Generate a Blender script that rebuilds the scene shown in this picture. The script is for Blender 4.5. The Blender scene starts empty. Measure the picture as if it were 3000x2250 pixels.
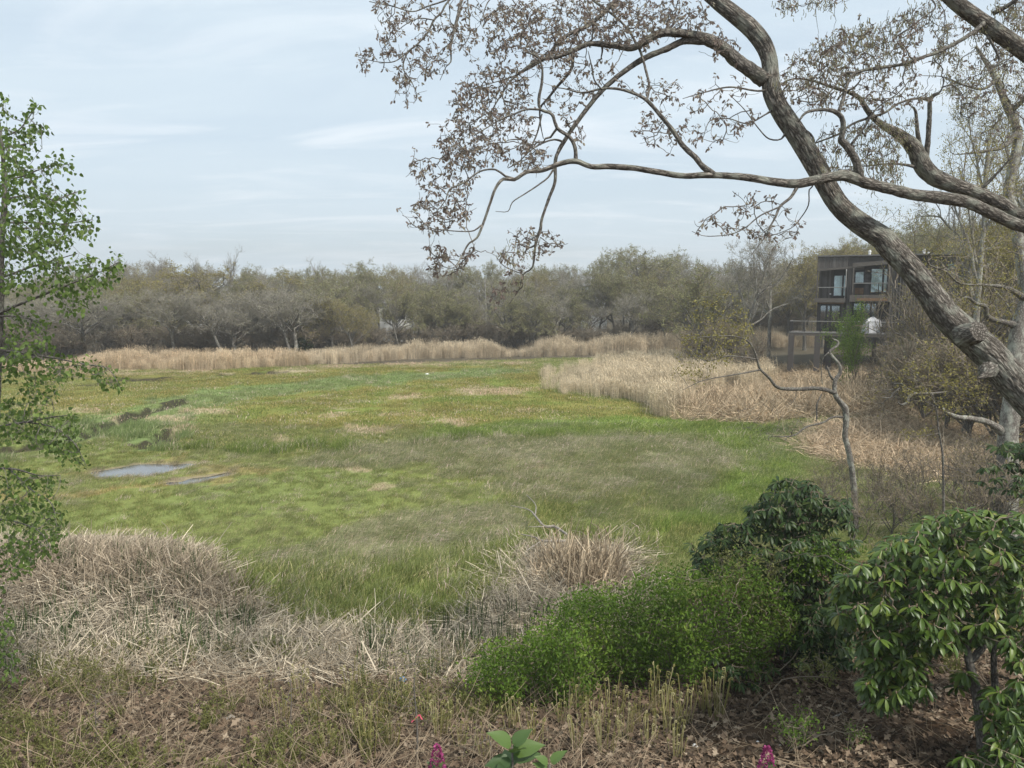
import bpy, math
import numpy as np
from mathutils import Vector, Matrix

SEED = 11
rng = np.random.default_rng(SEED)
S = bpy.context.scene
COL = S.collection
R = math.radians

# ------------------------------------------------------------------ camera, sky, sun, exposure
CAMH, PITCH, FPX = 6.5, R(6.7), 2254.0
cam_d = bpy.data.cameras.new('camera'); cam = bpy.data.objects.new('camera', cam_d); COL.objects.link(cam)
cam.location = (0, 0, CAMH); cam.rotation_euler = (math.pi/2 - PITCH, 0, 0)
cam_d.sensor_width = 36; cam_d.lens = 36*FPX/3000; cam_d.clip_start = 0.1; cam_d.clip_end = 6000
S.camera = cam
SUN_EL, SUN_AZ = R(50), R(135)          # azimuth clockwise from +Y (away from camera)
W = bpy.data.worlds.new('World'); S.world = W; W.use_nodes = True
nt = W.node_tree; N = nt.nodes; L = nt.links; N.clear()
out = N.new('ShaderNodeOutputWorld'); bg = N.new('ShaderNodeBackground'); bg.inputs['Strength'].default_value = 0.10
sky = N.new('ShaderNodeTexSky'); sky.sky_type = 'NISHITA'; sky.sun_disc = False
sky.sun_elevation = SUN_EL; sky.sun_rotation = SUN_AZ; sky.air_density = 1.0; sky.dust_density = 2.0; sky.ozone_density = 1.5
tc = N.new('ShaderNodeTexCoord'); sx = N.new('ShaderNodeSeparateXYZ'); L.new(tc.outputs['Generated'], sx.inputs[0])
def math_node(nodes, links, op, a, b=None, clamp=False):
    m = nodes.new('ShaderNodeMath'); m.operation = op; m.use_clamp = clamp
    for i, v in enumerate((a, b)):
        if v is None: continue
        if isinstance(v, (int, float)): m.inputs[i].default_value = v
        else: links.new(v, m.inputs[i])
    return m.outputs[0]
za = math_node(N, L, 'MAXIMUM', sx.outputs['Z'], 0.0); zb = math_node(N, L, 'ADD', za, 0.10)
dx = math_node(N, L, 'DIVIDE', sx.outputs['X'], zb); dy = math_node(N, L, 'DIVIDE', sx.outputs['Y'], zb)
cb = N.new('ShaderNodeCombineXYZ'); L.new(dx, cb.inputs[0]); L.new(dy, cb.inputs[1])
mp = N.new('ShaderNodeMapping'); mp.inputs['Scale'].default_value = (0.30, 0.62, 1); mp.inputs['Rotation'].default_value = (0, 0, R(12))
mp.inputs['Location'].default_value = (0.35, 1.2, 0); L.new(cb.outputs[0], mp.inputs[0])
n1 = N.new('ShaderNodeTexNoise'); n1.inputs['Scale'].default_value = 1.5; n1.inputs['Detail'].default_value = 9; n1.inputs['Roughness'].default_value = 0.62; n1.inputs['Distortion'].default_value = 0.6
L.new(mp.outputs[0], n1.inputs['Vector'])
r1 = N.new('ShaderNodeValToRGB'); r1.color_ramp.elements[0].position = 0.36; r1.color_ramp.elements[0].color = (0.76,)*3+(1,); r1.color_ramp.elements[1].position = 0.66; r1.color_ramp.elements[1].color = (0.99,)*3+(1,)
L.new(n1.outputs['Fac'], r1.inputs[0])
mx = N.new('ShaderNodeMix'); mx.data_type = 'RGBA'; L.new(r1.outputs[0], mx.inputs['Factor']); L.new(sky.outputs[0], mx.inputs[6])
mx.inputs[7].default_value = (5.15, 6.05, 6.75, 1)
# brighter thin streaks low over the trees
n2 = N.new('ShaderNodeTexNoise'); n2.inputs['Scale'].default_value = 2.3; n2.inputs['Detail'].default_value = 8; n2.inputs['Roughness'].default_value = 0.6; n2.inputs['Distortion'].default_value = 0.9
mp2 = N.new('ShaderNodeMapping'); mp2.inputs['Scale'].default_value = (0.30, 0.75, 1); mp2.inputs['Location'].default_value = (3.1, 0.4, 0); L.new(cb.outputs[0], mp2.inputs[0]); L.new(mp2.outputs[0], n2.inputs['Vector'])
r2 = N.new('ShaderNodeValToRGB'); r2.color_ramp.elements[0].position = 0.50; r2.color_ramp.elements[1].position = 0.74; r2.color_ramp.elements[1].color = (0.6,)*3+(1,)
L.new(n2.outputs['Fac'], r2.inputs[0])
mx2 = N.new('ShaderNodeMix'); mx2.data_type = 'RGBA'; L.new(r2.outputs[0], mx2.inputs['Factor']); L.new(mx.outputs[2], mx2.inputs[6]); mx2.inputs[7].default_value = (7.2, 7.6, 8.0, 1)
L.new(mx2.outputs[2], bg.inputs[0]); L.new(bg.outputs[0], out.inputs[0])
sd = bpy.data.lights.new('sun', 'SUN'); sd.energy = 3.0; sd.angle = R(6); sd.color = (1, 0.95, 0.87)
so = bpy.data.objects.new('sun', sd); COL.objects.link(so); so.location = (20, -10, 40)
sdir = Vector((math.sin(SUN_AZ)*math.cos(SUN_EL), math.cos(SUN_AZ)*math.cos(SUN_EL), math.sin(SUN_EL)))
so.rotation_euler = sdir.to_track_quat('Z', 'Y').to_euler()
S.view_settings.view_transform = 'Standard'; S.view_settings.look = 'None'; S.view_settings.exposure = 0.55; S.view_settings.gamma = 1; S.view_settings.use_curve_mapping = False
try:
    S.cycles.max_bounces = 6; S.cycles.transparent_max_bounces = 8; S.cycles.volume_bounces = 0
except Exception: pass

# ------------------------------------------------------------------ helpers: rays, noise
cp, sp = math.cos(PITCH), math.sin(PITCH)
def ray(px, py):
    u = (np.asarray(px, float)-1500)/FPX; v = (1125-np.asarray(py, float))/FPX
    return u, cp+v*sp, -sp+v*cp
def P(px, py, Y):
    dx, dy, dz = ray(px, py); t = np.asarray(Y, float)/dy
    return np.stack(np.broadcast_arrays(dx*t, dy*t, CAMH+dz*t), -1)
def G(px, py, z=0.0):
    dx, dy, dz = ray(px, py); t = (z-CAMH)/dz
    return np.stack([dx*t, dy*t, 0*t+z], -1)
def proj(x, y, z=0.0):
    zc = np.asarray(z)-CAMH; d = y*cp-zc*sp; up = y*sp+zc*cp
    d = np.maximum(d, 0.1)
    return 1500+x/d*FPX, 1125-up/d*FPX
def ss(x, a, b):
    t = np.clip((np.asarray(x, float)-a)/(b-a), 0, 1); return t*t*(3-2*t)
_tab = np.random.default_rng(3).random((256, 256))
def vn(x, y, s=0):
    x = np.asarray(x, float)+s*17.3; y = np.asarray(y, float)+s*31.7
    xi = np.floor(x).astype(int); yi = np.floor(y).astype(int); fx = x-xi; fy = y-yi
    fx = fx*fx*(3-2*fx); fy = fy*fy*(3-2*fy); g = lambda a, b: _tab[a & 255, b & 255]
    return (g(xi, yi)*(1-fx)+g(xi+1, yi)*fx)*(1-fy)+(g(xi, yi+1)*(1-fx)+g(xi+1, yi+1)*fx)*fy
def fbm(x, y, s=0, o=4):
    r = 0; a = 0.5; t = 0
    for k in range(o):
        r = r+a*vn(x*2**k, y*2**k, s+k*5); t += a; a *= 0.55
    return r/t
def inpoly(x, y, poly):
    x = np.asarray(x, float); y = np.asarray(y, float); c = np.zeros(np.broadcast(x, y).shape, bool)
    n = len(poly); j = n-1
    for i in range(n):
        xi, yi = poly[i]; xj, yj = poly[j]
        if yi != yj:
            c ^= ((yi > y) != (yj > y)) & (x < (xj-xi)*(y-yi)/(yj-yi)+xi)
        j = i
    return c
def unit(v): return v/np.maximum(np.linalg.norm(v, axis=-1, keepdims=True), 1e-9)
def rv(n): return unit(rng.normal(size=(n, 3)))
K0 = 3000/2212
def O(pts): return [(a*K0, b*K0) for a, b in pts]
def C1(pts): return [(1000+.452*p[0], .452*p[1])+tuple(p[2:]) for p in pts]
def C2(pts): return [(2000+.452*p[0], .452*p[1])+tuple(p[2:]) for p in pts]
def C3(pts): return [(1000+.452*p[0], 650+.452*p[1])+tuple(p[2:]) for p in pts]
def C4(pts): return [(2000+.452*p[0], 600+.452*p[1])+tuple(p[2:]) for p in pts]
def CL(pts): return [(.452*p[0], 900+.452*p[1])+tuple(p[2:]) for p in pts]
def CU(pts): return [(.452*p[0], 200+.452*p[1])+tuple(p[2:]) for p in pts]
def CF(pts): return [(2300+.3165*p[0], 950+.3165*p[1])+tuple(p[2:]) for p in pts]
def CR(pts): return [(2000+.5426*p[0], 1350+.5426*p[1])+tuple(p[2:]) for p in pts]
def CM(pts): return [(1000+.512*p[0], 1400+.512*p[1])+tuple(p[2:]) for p in pts]
def CN(pts): return [(.512*p[0], 1400+.512*p[1])+tuple(p[2:]) for p in pts]

# ------------------------------------------------------------------ helpers: meshes
class MB:
    def __init__(s): s.v = []; s.q = []; s.t = []; s.var = []; s.bc = []; s.n = 0
    def add(s, v, q=None, t=None, var=0.5, bc=None):
        v = np.asarray(v, float).reshape(-1, 3); m = len(v)
        s.v.append(v); s.var.append(np.broadcast_to(np.asarray(var, float), (m,))); s.bc.append(v if bc is None else bc)
        if q is not None and len(q): s.q.append(np.asarray(q, int)+s.n)
        if t is not None and len(t): s.t.append(np.asarray(t, int)+s.n)
        s.n += m
    def mesh(s, name, mat, off=(0, 0, 0), smooth=False):
        V = np.concatenate(s.v)-np.asarray(off); q = np.concatenate(s.q) if s.q else np.zeros((0, 4), int); t = np.concatenate(s.t) if s.t else np.zeros((0, 3), int)
        me = bpy.data.meshes.new(name); me.vertices.add(len(V)); me.vertices.foreach_set('co', V.ravel())
        nl = len(q)*4+len(t)*3; me.loops.add(nl); me.loops.foreach_set('vertex_index', np.concatenate([q.ravel(), t.ravel()]).astype(np.int32))
        me.polygons.add(len(q)+len(t))
        st = np.concatenate([np.arange(len(q))*4, len(q)*4+np.arange(len(t))*3]).astype(np.int32); me.polygons.foreach_set('loop_start', st)
        me.update(calc_edges=True); me.validate()
        a = me.attributes.new('var', 'FLOAT', 'POINT'); a.data.foreach_set('value', np.concatenate(s.var).astype(np.float32))
        b = me.attributes.new('bc', 'FLOAT_VECTOR', 'POINT'); b.data.foreach_set('vector', np.concatenate(s.bc).astype(np.float32).ravel())
        me.polygons.foreach_set('use_smooth', np.full(len(me.polygons), bool(smooth)))
        if mat: me.materials.append(mat)
        return me
    def build(s, name, mat, parent=None, smooth=False, origin=None):
        if s.n == 0: return None
        off = np.array(parent_world(parent)) if parent is not None else (np.array(origin) if origin is not None else np.zeros(3))
        o = bpy.data.objects.new(name, s.mesh(name, mat, off, smooth)); COL.objects.link(o)
        if parent is not None: o.parent = parent
        elif origin is not None: o.location = origin
        return o
def parent_world(p):
    v = Vector((0, 0, 0))
    while p is not None: v += p.location; p = p.parent
    return v
def tag(o, label, cat, group=None, kind=None):
    o['label'] = label; o['category'] = cat
    if group: o['group'] = group
    if kind: o['kind'] = kind
    return o
def thing(name, loc, label, cat, group=None):
    o = bpy.data.objects.new(name, None); o.location = tuple(float(c) for c in loc); o.empty_display_size = 0.2; COL.objects.link(o)
    return tag(o, label, cat, group)
def copy_tree(o, parent=None):
    c = o.copy(); COL.objects.link(c); c.parent = parent
    for ch in list(o.children): copy_tree(ch, c)
    return c
def box(mb, x0, x1, y0, y1, z0, z1, var=0.5):
    v = [(x0,y0,z0),(x1,y0,z0),(x1,y1,z0),(x0,y1,z0),(x0,y0,z1),(x1,y0,z1),(x1,y1,z1),(x0,y1,z1)]
    mb.add(v, q=[(0,3,2,1),(4,5,6,7),(0,1,5,4),(1,2,6,5),(2,3,7,6),(3,0,4,7)], var=var)
REF = np.array([0.13, 0.98, 0.10])
def tubes(mb, Pn, Rn, sides=3, var=None, disp=None, cap=True):
    """Pn (M,K,3), Rn (M,K): batch of tapered tubes with the same number of rings"""
    Pn = np.asarray(Pn, float); Rn = np.asarray(Rn, float)
    if Pn.ndim == 2: Pn = Pn[None]; Rn = Rn[None]
    M, K, _ = Pn.shape
    T = np.empty_like(Pn); T[:, 1:-1] = Pn[:, 2:]-Pn[:, :-2]; T[:, 0] = Pn[:, 1]-Pn[:, 0]; T[:, -1] = Pn[:, -1]-Pn[:, -2]; T = unit(T)
    A = unit(np.cross(T, REF)); B = np.cross(T, A)
    a = np.arange(sides)/sides*2*math.pi; ca, sa = np.cos(a), np.sin(a)
    d = np.concatenate([np.zeros((M, 1)), np.cumsum(np.linalg.norm(np.diff(Pn, axis=1), axis=-1), axis=1)], 1)
    rr = np.repeat(Rn[:, :, None], sides, 2)
    if disp is not None: rr = rr*disp(np.broadcast_to(ca, rr.shape), np.broadcast_to(sa, rr.shape), np.broadcast_to(d[:, :, None], rr.shape), rr)
    V = Pn[:, :, None, :]+(A[:, :, None, :]*ca[None, None, :, None]+B[:, :, None, :]*sa[None, None, :, None])*rr[..., None]
    bc = np.stack([ca*rr, sa*rr, np.broadcast_to(d[:, :, None], rr.shape)], -1)
    i = np.arange(M)[:, None, None]*K*sides+np.arange(K-1)[None, :, None]*sides; k = np.arange(sides)[None, None, :]; k2 = (k+1) % sides
    q = np.stack([i+k, i+k2, i+sides+k2, i+sides+k], -1).reshape(-1, 4)
    if var is None: vv = 0.5
    else: vv = np.repeat(np.broadcast_to(np.asarray(var, float), (M,)), K*sides)
    t = None
    if cap and sides > 4:
        t = []
        for m in range(M):
            for b0, rev in ((m*K*sides, True), ((m+1)*K*sides-sides, False)):
                for j in range(1, sides-1): t.append((b0, b0+j+1, b0+j) if rev else (b0, b0+j, b0+j+1))
    mb.add(V.reshape(-1, 3), q=q, t=t, var=vv, bc=bc.reshape(-1, 3))
def catmull(pts, vals, step):
    pts = np.asarray(pts, float); vals = np.asarray(vals, float)
    p = np.vstack([2*pts[0]-pts[1], pts, 2*pts[-1]-pts[-2]]); outp = []; outv = []
    for i in range(1, len(p)-2):
        n = max(2, int(np.linalg.norm(p[i+1]-p[i])/step)); t = np.linspace(0, 1, n, endpoint=False)[:, None]
        outp.append(0.5*((2*p[i])+(-p[i-1]+p[i+1])*t+(2*p[i-1]-5*p[i]+4*p[i+1]-p[i+2])*t**2+(-p[i-1]+3*p[i]-3*p[i+1]+p[i+2])*t**3))
        outv.append(vals[i-1]+(vals[i]-vals[i-1])*t[:, 0])
    outp.append(pts[-1:]); outv.append(vals[-1:])
    return np.vstack(outp), np.concatenate(outv)
def poly_at(Pn, t):
    M, K, _ = Pn.shape; s = np.clip(t, 0, .9999)*(K-1); i = s.astype(int); f = (s-i)[:, None]; m = np.arange(M)
    a = Pn[m, i]; b = Pn[m, i+1]; return a+(b-a)*f, unit(b-a)
def spawn(Pn, Rn, n, t0, t1, L0, L1, ang, K=5, rfac=.55, rend=.4, wander=.18, up=.0, rmin=.002, shrink=.5, amul=.25):
    M = len(Pn); idx = np.repeat(np.arange(M), n); m = len(idx)
    t = rng.uniform(t0, t1, m); pos, T = poly_at(Pn[idx], t)
    pr = np.cross(T, rv(m)); pr = unit(pr); a = ang*(1+rng.normal(0, amul, m))[:, None]
    d = T*np.cos(a)+pr*np.sin(a); d[:, 2] += up; d = unit(d)
    ln = rng.uniform(L0, L1, m)*(1-shrink*t)
    rp = Rn[idx, np.clip((t*(Rn.shape[1]-1)).astype(int), 0, Rn.shape[1]-1)]
    Q = np.empty((m, K, 3)); Q[:, 0] = pos; st = (ln/(K-1))[:, None]
    for k in range(1, K):
        d = unit(d+rng.normal(0, wander, (m, 3))+np.array([0, 0, up*.35])); Q[:, k] = Q[:, k-1]+d*st
    r0 = np.maximum(rp*rfac, rmin); RR = r0[:, None]*np.linspace(1, rend, K)[None]
    return Q, np.maximum(RR, rmin*.7)
# leaf templates: x along the leaf, y across, z up
OVAL = (np.array([(0,0,0),(.3,.2,.05),(.72,.2,.03),(1,0,-.08),(.72,-.2,.03),(.3,-.2,.05)]), [(0,3,2,1),(0,5,4,3)])
HEART = (np.array([(0,0,0),(.08,.36,.06),(.5,.36,.03),(1,0,-.08),(.5,-.36,.03),(.08,-.36,.06)]), [(0,3,2,1),(0,5,4,3)])
DIAM = (np.array([(0,0,0),(.5,.28,.06),(1,0,0),(.5,-.28,.06)]), [(0,3,2,1)])
LOBED = (np.array([(0,0,0),(.25,.22,.05),(.35,.1,0),(.55,.36,.09),(.66,.14,0),(1,.03,.06),(.66,-.14,0),(.55,-.36,.1),(.35,-.1,0),(.25,-.22,.05)]), [(0,2,1,1),(0,8,2,2),(0,9,8,8),(2,8,6,4),(2,4,3,3),(8,7,6,6),(4,6,5,5)])
def _rl():
    v = []; q = []
    xs = [0, .12, .32, .6, .85, 1.0]; w = [.012, .07, .135, .17, .12, .012]; dz = [0, .01, 0, -.03, -.09, -.17]
    for i, x in enumerate(xs): v += [(x, w[i], dz[i]+w[i]*.35), (x, 0, dz[i]), (x, -w[i], dz[i]+w[i]*.35)]
    for i in range(5):
        for j in (0, 1): a = i*3+j; q.append((a, a+1, a+4, a+3))
    return np.array(v, float), q
RHODO = _rl()
def leaves(mb, pos, d, size, tpl, nrm=None, var=None, wid=1.0):
    v, polys = tpl; n = len(pos); d = unit(np.asarray(d, float)); nr = rv(n) if nrm is None else nrm
    s = unit(np.cross(nr, d)); u = np.cross(d, s); size = np.broadcast_to(size, (n,))
    V = pos[:, None]+(d[:, None]*v[None, :, :1]+s[:, None]*v[None, :, 1:2]*wid+u[:, None]*v[None, :, 2:3])*size[:, None, None]
    k = len(v); qq = [p for p in polys if len(set(p)) == 4]; tt = [tuple(dict.fromkeys(p)) for p in polys if len(set(p)) == 3]
    b = (np.arange(n)*k)[:, None, None]
    q = (b+np.array(qq)[None]).reshape(-1, 4) if qq else None; t = (b+np.array(tt)[None]).reshape(-1, 3) if tt else None
    vv = rng.random(n) if var is None else var
    mb.add(V.reshape(-1, 3), q=q, t=t, var=np.repeat(vv, k))

# ------------------------------------------------------------------ materials
def new_mat(name):
    m = bpy.data.materials.new(name); m.use_nodes = True; n = m.node_tree.nodes; n.clear()
    o = n.new('ShaderNodeOutputMaterial'); b = n.new('ShaderNodeBsdfPrincipled'); m.node_tree.links.new(b.outputs[0], o.inputs[0])
    return m, n, m.node_tree.links, b, o
def attr(n, name, typ='GEOMETRY'):
    a = n.new('ShaderNodeAttribute'); a.attribute_name = name; a.attribute_type = typ; return a
def ramp(n, stops):
    r = n.new('ShaderNodeValToRGB'); e = r.color_ramp.elements
    while len(e) < len(stops): e.new(.5)
    for x, (p, c) in zip(e, stops): x.position = p; x.color = tuple(c)+(1,)
    return r
def noise(n, l, vec, scale, detail=4, rough=.55, mscale=None):
    t = n.new('ShaderNodeTexNoise'); t.inputs['Scale'].default_value = scale; t.inputs['Detail'].default_value = detail; t.inputs['Roughness'].default_value = rough
    if mscale is not None:
        m = n.new('ShaderNodeMapping'); m.inputs['Scale'].default_value = mscale; l.new(vec, m.inputs[0]); vec = m.outputs[0]
    l.new(vec, t.inputs['Vector']); return t
def mix(n, l, mode, fac, a, b):
    m = n.new('ShaderNodeMix'); m.data_type = 'RGBA'; m.blend_type = mode
    for sock, v in ((m.inputs['Factor'], fac), (m.inputs[6], a), (m.inputs[7], b)):
        if isinstance(v, (int, float)): sock.default_value = v
        elif isinstance(v, tuple): sock.default_value = v+(1,) if len(v) == 3 else v
        else: l.new(v, sock)
    return m.outputs[2]
def leaf_mat(name, stops, rough=.55, trans=.25, spec=.3, tint=None, coat=0):
    """colour runs over the per-leaf value 'var'; tint = name of a per-instance colour that multiplies it"""
    m, n, l, b, o = new_mat(name)
    a = attr(n, 'var'); r = ramp(n, stops); l.new(a.outputs['Fac'], r.inputs[0]); c = r.outputs[0]
    if tint:
        t = attr(n, tint, 'INSTANCER'); c = mix(n, l, 'MULTIPLY', 1.0, c, t.outputs['Color'])
    l.new(c, b.inputs['Base Color']); b.inputs['Roughness'].default_value = rough; b.inputs['Specular IOR Level'].default_value = spec
    if coat: b.inputs['Coat Weight'].default_value = coat; b.inputs['Coat Roughness'].default_value = .28
    if trans:
        tr = n.new('ShaderNodeBsdfTranslucent'); l.new(c, tr.inputs[0]); ms = n.new('ShaderNodeMixShader'); ms.inputs[0].default_value = trans
        l.new(b.outputs[0], ms.inputs[1]); l.new(tr.outputs[0], ms.inputs[2]); l.new(ms.outputs[0], o.inputs[0])
    return m
def bark_mat(name, light, dark, lichen=None, scale=22, stretch=.28, bump=.6, lfac=.5, dist=.02, warp=.05):
    m, n, l, b, o = new_mat(name); a = attr(n, 'bc'); v = a.outputs['Vector']
    t1 = noise(n, l, v, scale, 6, .65, (1, 1, stretch)); t2 = noise(n, l, v, scale*.22, 3, .5, (1, 1, .7))
    vo = n.new('ShaderNodeTexVoronoi'); vo.feature = 'DISTANCE_TO_EDGE'; vo.inputs['Scale'].default_value = scale*.9
    mpn = n.new('ShaderNodeMapping'); mpn.inputs['Scale'].default_value = (1, 1, stretch*.8)
    ad = n.new('ShaderNodeVectorMath'); ad.operation = 'MULTIPLY_ADD'; l.new(t1.outputs['Color'], ad.inputs[0]); ad.inputs[1].default_value = (warp,)*3; l.new(v, ad.inputs[2])
    l.new(ad.outputs[0], mpn.inputs[0]); l.new(mpn.outputs[0], vo.inputs['Vector'])
    cr = n.new('ShaderNodeMapRange'); cr.inputs[1].default_value = 0; cr.inputs[2].default_value = .34; l.new(vo.outputs['Distance'], cr.inputs[0])
    h = math_node(n, l, 'MULTIPLY', cr.outputs[0], t1.outputs['Fac'])
    r = ramp(n, [(.05, dark), (.30, tuple((x+y)/2 for x, y in zip(light, dark))), (.62, light)]); l.new(h, r.inputs[0]); c = r.outputs[0]
    if lichen:
        g = ramp(n, [(.48, (0, 0, 0)), (.64, (lfac,)*3)]); l.new(t2.outputs['Fac'], g.inputs[0]); c = mix(n, l, 'MIX', g.outputs[0], c, lichen)
    l.new(c, b.inputs['Base Color']); b.inputs['Roughness'].default_value = .9; b.inputs['Specular IOR Level'].default_value = .15
    bp = n.new('ShaderNodeBump'); bp.inputs['Strength'].default_value = bump; bp.inputs['Distance'].default_value = dist; l.new(h, bp.inputs['Height']); l.new(bp.outputs[0], b.inputs['Normal'])
    return m
def plain(name, c, rough=.6, spec=.3, metal=0, var=.12, scale=6, c2=None, mscale=(1, 1, 1)):
    m, n, l, b, o = new_mat(name); t = n.new('ShaderNodeTexCoord'); tx = noise(n, l, t.outputs['Object'], scale, 5, .6, mscale)
    r = ramp(n, [(.3, tuple(x*(1-var) for x in c)), (.7, tuple(min(1, x*(1+var)) for x in (c2 or c)))]); l.new(tx.outputs['Fac'], r.inputs[0])
    l.new(r.outputs[0], b.inputs['Base Color']); b.inputs['Roughness'].default_value = rough; b.inputs['Specular IOR Level'].default_value = spec; b.inputs['Metallic'].default_value = metal
    return m
M = {}
M['bark'] = bark_mat('oak bark', (.42, .375, .32), (.09, .078, .065), (.40, .41, .34), scale=34, stretch=.30, bump=1.0, lfac=.6, dist=.03, warp=.07)
M['bark_limb'] = bark_mat('limb bark', (.29, .265, .23), (.085, .075, .065), (.25, .26, .20), scale=34, stretch=.5, bump=.7, lfac=.4)
M['bark_grey'] = bark_mat('grey bark', (.33, .31, .27), (.12, .105, .09), (.42, .43, .36), scale=26, stretch=.6, bump=.5, lfac=.6)
M['twig'] = leaf_mat('oak twig', [(0, (.12, .105, .092)), (1, (.20, .18, .155))], .9, 0, .1)
M['twig_grey'] = leaf_mat('bare grey twig', [(0, (.21, .19, .16)), (1, (.33, .30, .255))], .9, 0, .1)
M['twig_brown'] = leaf_mat('bare brown twig', [(0, (.17, .14, .105)), (1, (.27, .225, .165))], .9, 0, .1)
M['young_leaf'] = leaf_mat('young oak leaf', [(0, (.19, .145, .125)), (.5, (.28, .22, .185)), (1, (.36, .32, .24))], .6, .45, .2)
M['catkin'] = leaf_mat('oak catkin', [(0, (.17, .16, .09)), (1, (.28, .26, .14))], .7, .25, .2)
M['poplar'] = leaf_mat('poplar leaf', [(0, (.075, .12, .03)), (.6, (.12, .185, .04)), (1, (.21, .29, .07))], .5, .45, .3)
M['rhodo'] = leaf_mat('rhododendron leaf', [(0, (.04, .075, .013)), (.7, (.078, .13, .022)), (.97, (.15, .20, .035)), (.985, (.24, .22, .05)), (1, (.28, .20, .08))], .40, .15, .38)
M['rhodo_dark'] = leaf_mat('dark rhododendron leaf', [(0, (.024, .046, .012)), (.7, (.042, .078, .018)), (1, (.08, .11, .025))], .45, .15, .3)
M['bush'] = leaf_mat('bright bush leaf', [(0, (.078, .135, .016)), (.6, (.14, .235, .028)), (1, (.25, .34, .055))], .55, .4, .3)
M['budgreen'] = leaf_mat('olive bud', [(0, (.20, .20, .09)), (1, (.31, .31, .14))], .7, .3, .2)
M['budyellow'] = leaf_mat('yellow green bud', [(0, (.20, .17, .05)), (1, (.36, .32, .10))], .7, .3, .2)
M['budgrey'] = leaf_mat('grey brown bud', [(0, (.20, .195, .12)), (1, (.29, .285, .18))], .8, .2, .2)
M['grass'] = leaf_mat('marsh grass', [(0, (.65, .7, .6)), (.6, (1.05, 1.05, 1)), (.80, (1.35, 1.3, 1.2)), (.84, (2.1, 1.6, 2.2)), (1, (2.6, 2.0, 3.0))], .75, .3, .15, tint='tint')
M['straw'] = leaf_mat('dead reed stalk', [(0, (.45, .42, .38)), (.5, (.9, .88, .85)), (1, (1.3, 1.27, 1.2))], .75, .12, .2, tint='tint')
M['litter'] = leaf_mat('dead oak leaf', [(0, (.06, .043, .03)), (.5, (.14, .098, .065)), (.85, (.24, .17, .115)), (1, (.40, .32, .23))], .8, .15, .15)
M['fern'] = leaf_mat('fiddlehead', [(0, (.17, .16, .055)), (.6, (.27, .245, .085)), (1, (.42, .38, .20))], .6, .1, .3)
M['under'] = leaf_mat('undergrowth leaf', [(0, (.12, .13, .035)), (1, (.26, .26, .09))], .6, .3, .3)
M['wood'] = leaf_mat('weathered cladding', [(0, (.046, .042, .039)), (.5, (.092, .084, .078)), (1, (.165, .153, .143))], .85, 0, .15)
M['wood_brown'] = plain('brown soffit wood', (.19, .115, .065), .8, .2, var=.3, mscale=(1, 1, 8))
M['trim'] = plain('grey trim', (.11, .098, .086), .8, .2, var=.3, mscale=(.5, 1, 5))
M['dark_metal'] = plain('dark railing', (.022, .02, .019), .5, .4)
M['frame'] = plain('dark window frame', (.022, .022, .022), .4, .4)
M['gutter'] = plain('pale gutter', (.27, .265, .25), .5, .4)
M['white'] = plain('white paint', (.78, .78, .76), .6, .3, var=.05)
M['roof_grey'] = plain('grey shingle', (.16, .155, .15), .9, .1)
M['curtain'] = plain('pale curtain', (.66, .80, .74), .8, .2, var=.3, scale=3, mscale=(6, 1, .4))
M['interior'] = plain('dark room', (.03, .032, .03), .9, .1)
M['tarp'] = plain('silver grey tarp', (.42, .42, .43), .5, .4, var=.2)
M['pink'] = plain('pink ribbon', (.85, .16, .22), .5, .3, var=.05)
M['blue'] = plain('blue plastic', (.10, .30, .62), .4, .4, var=.05)
M['shell'] = plain('white shell', (.82, .80, .76), .5, .3, var=.1)
M['deadwood'] = bark_mat('bleached dead wood', (.46, .43, .37), (.22, .19, .16), None, scale=40, bump=.4)
M['lilac_leaf'] = leaf_mat('lilac leaf', [(0, (.045, .085, .03)), (.7, (.09, .15, .04)), (1, (.13, .20, .05))], .45, .3, .4)
M['lilac'] = leaf_mat('lilac flower', [(0, (.20, .02, .09)), (1, (.45, .09, .24))], .6, .2, .3)
M['rock'] = plain('grey stone', (.30, .28, .25), .9, .2, var=.35, scale=9)
def glass_mat(name, tint, alpha):
    m, n, l, b, o = new_mat(name); g = n.new('ShaderNodeBsdfGlossy'); g.inputs['Roughness'].default_value = .03; g.inputs['Color'].default_value = (.9, .95, 1, 1)
    t = n.new('ShaderNodeBsdfTransparent'); t.inputs[0].default_value = tint+(1,); fr = n.new('ShaderNodeFresnel'); fr.inputs['IOR'].default_value = 1.7
    ms = n.new('ShaderNodeMixShader'); f = math_node(n, l, 'ADD', fr.outputs[0], alpha, True); l.new(f, ms.inputs[0]); l.new(t.outputs[0], ms.inputs[1]); l.new(g.outputs[0], ms.inputs[2]); l.new(ms.outputs[0], o.inputs[0])
    return m
M['glass'] = glass_mat('window glass', (.9, .95, .93), .10)
def water_mat():
    m, n, l, b, o = new_mat('marsh water'); b.inputs['Base Color'].default_value = (.07, .06, .045, 1); b.inputs['Roughness'].default_value = .06; b.inputs['IOR'].default_value = 1.33; b.inputs['Specular IOR Level'].default_value = 1.0
    t = n.new('ShaderNodeTexCoord'); tx = noise(n, l, t.outputs['Object'], 5, 3, .5, (1, 3, 1)); bp = n.new('ShaderNodeBump'); bp.inputs['Strength'].default_value = .12; bp.inputs['Distance'].default_value = .01
    l.new(tx.outputs['Fac'], bp.inputs['Height']); l.new(bp.outputs[0], b.inputs['Normal']); b.inputs['Coat Weight'].default_value = .6; return m
M['water'] = water_mat()
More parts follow.
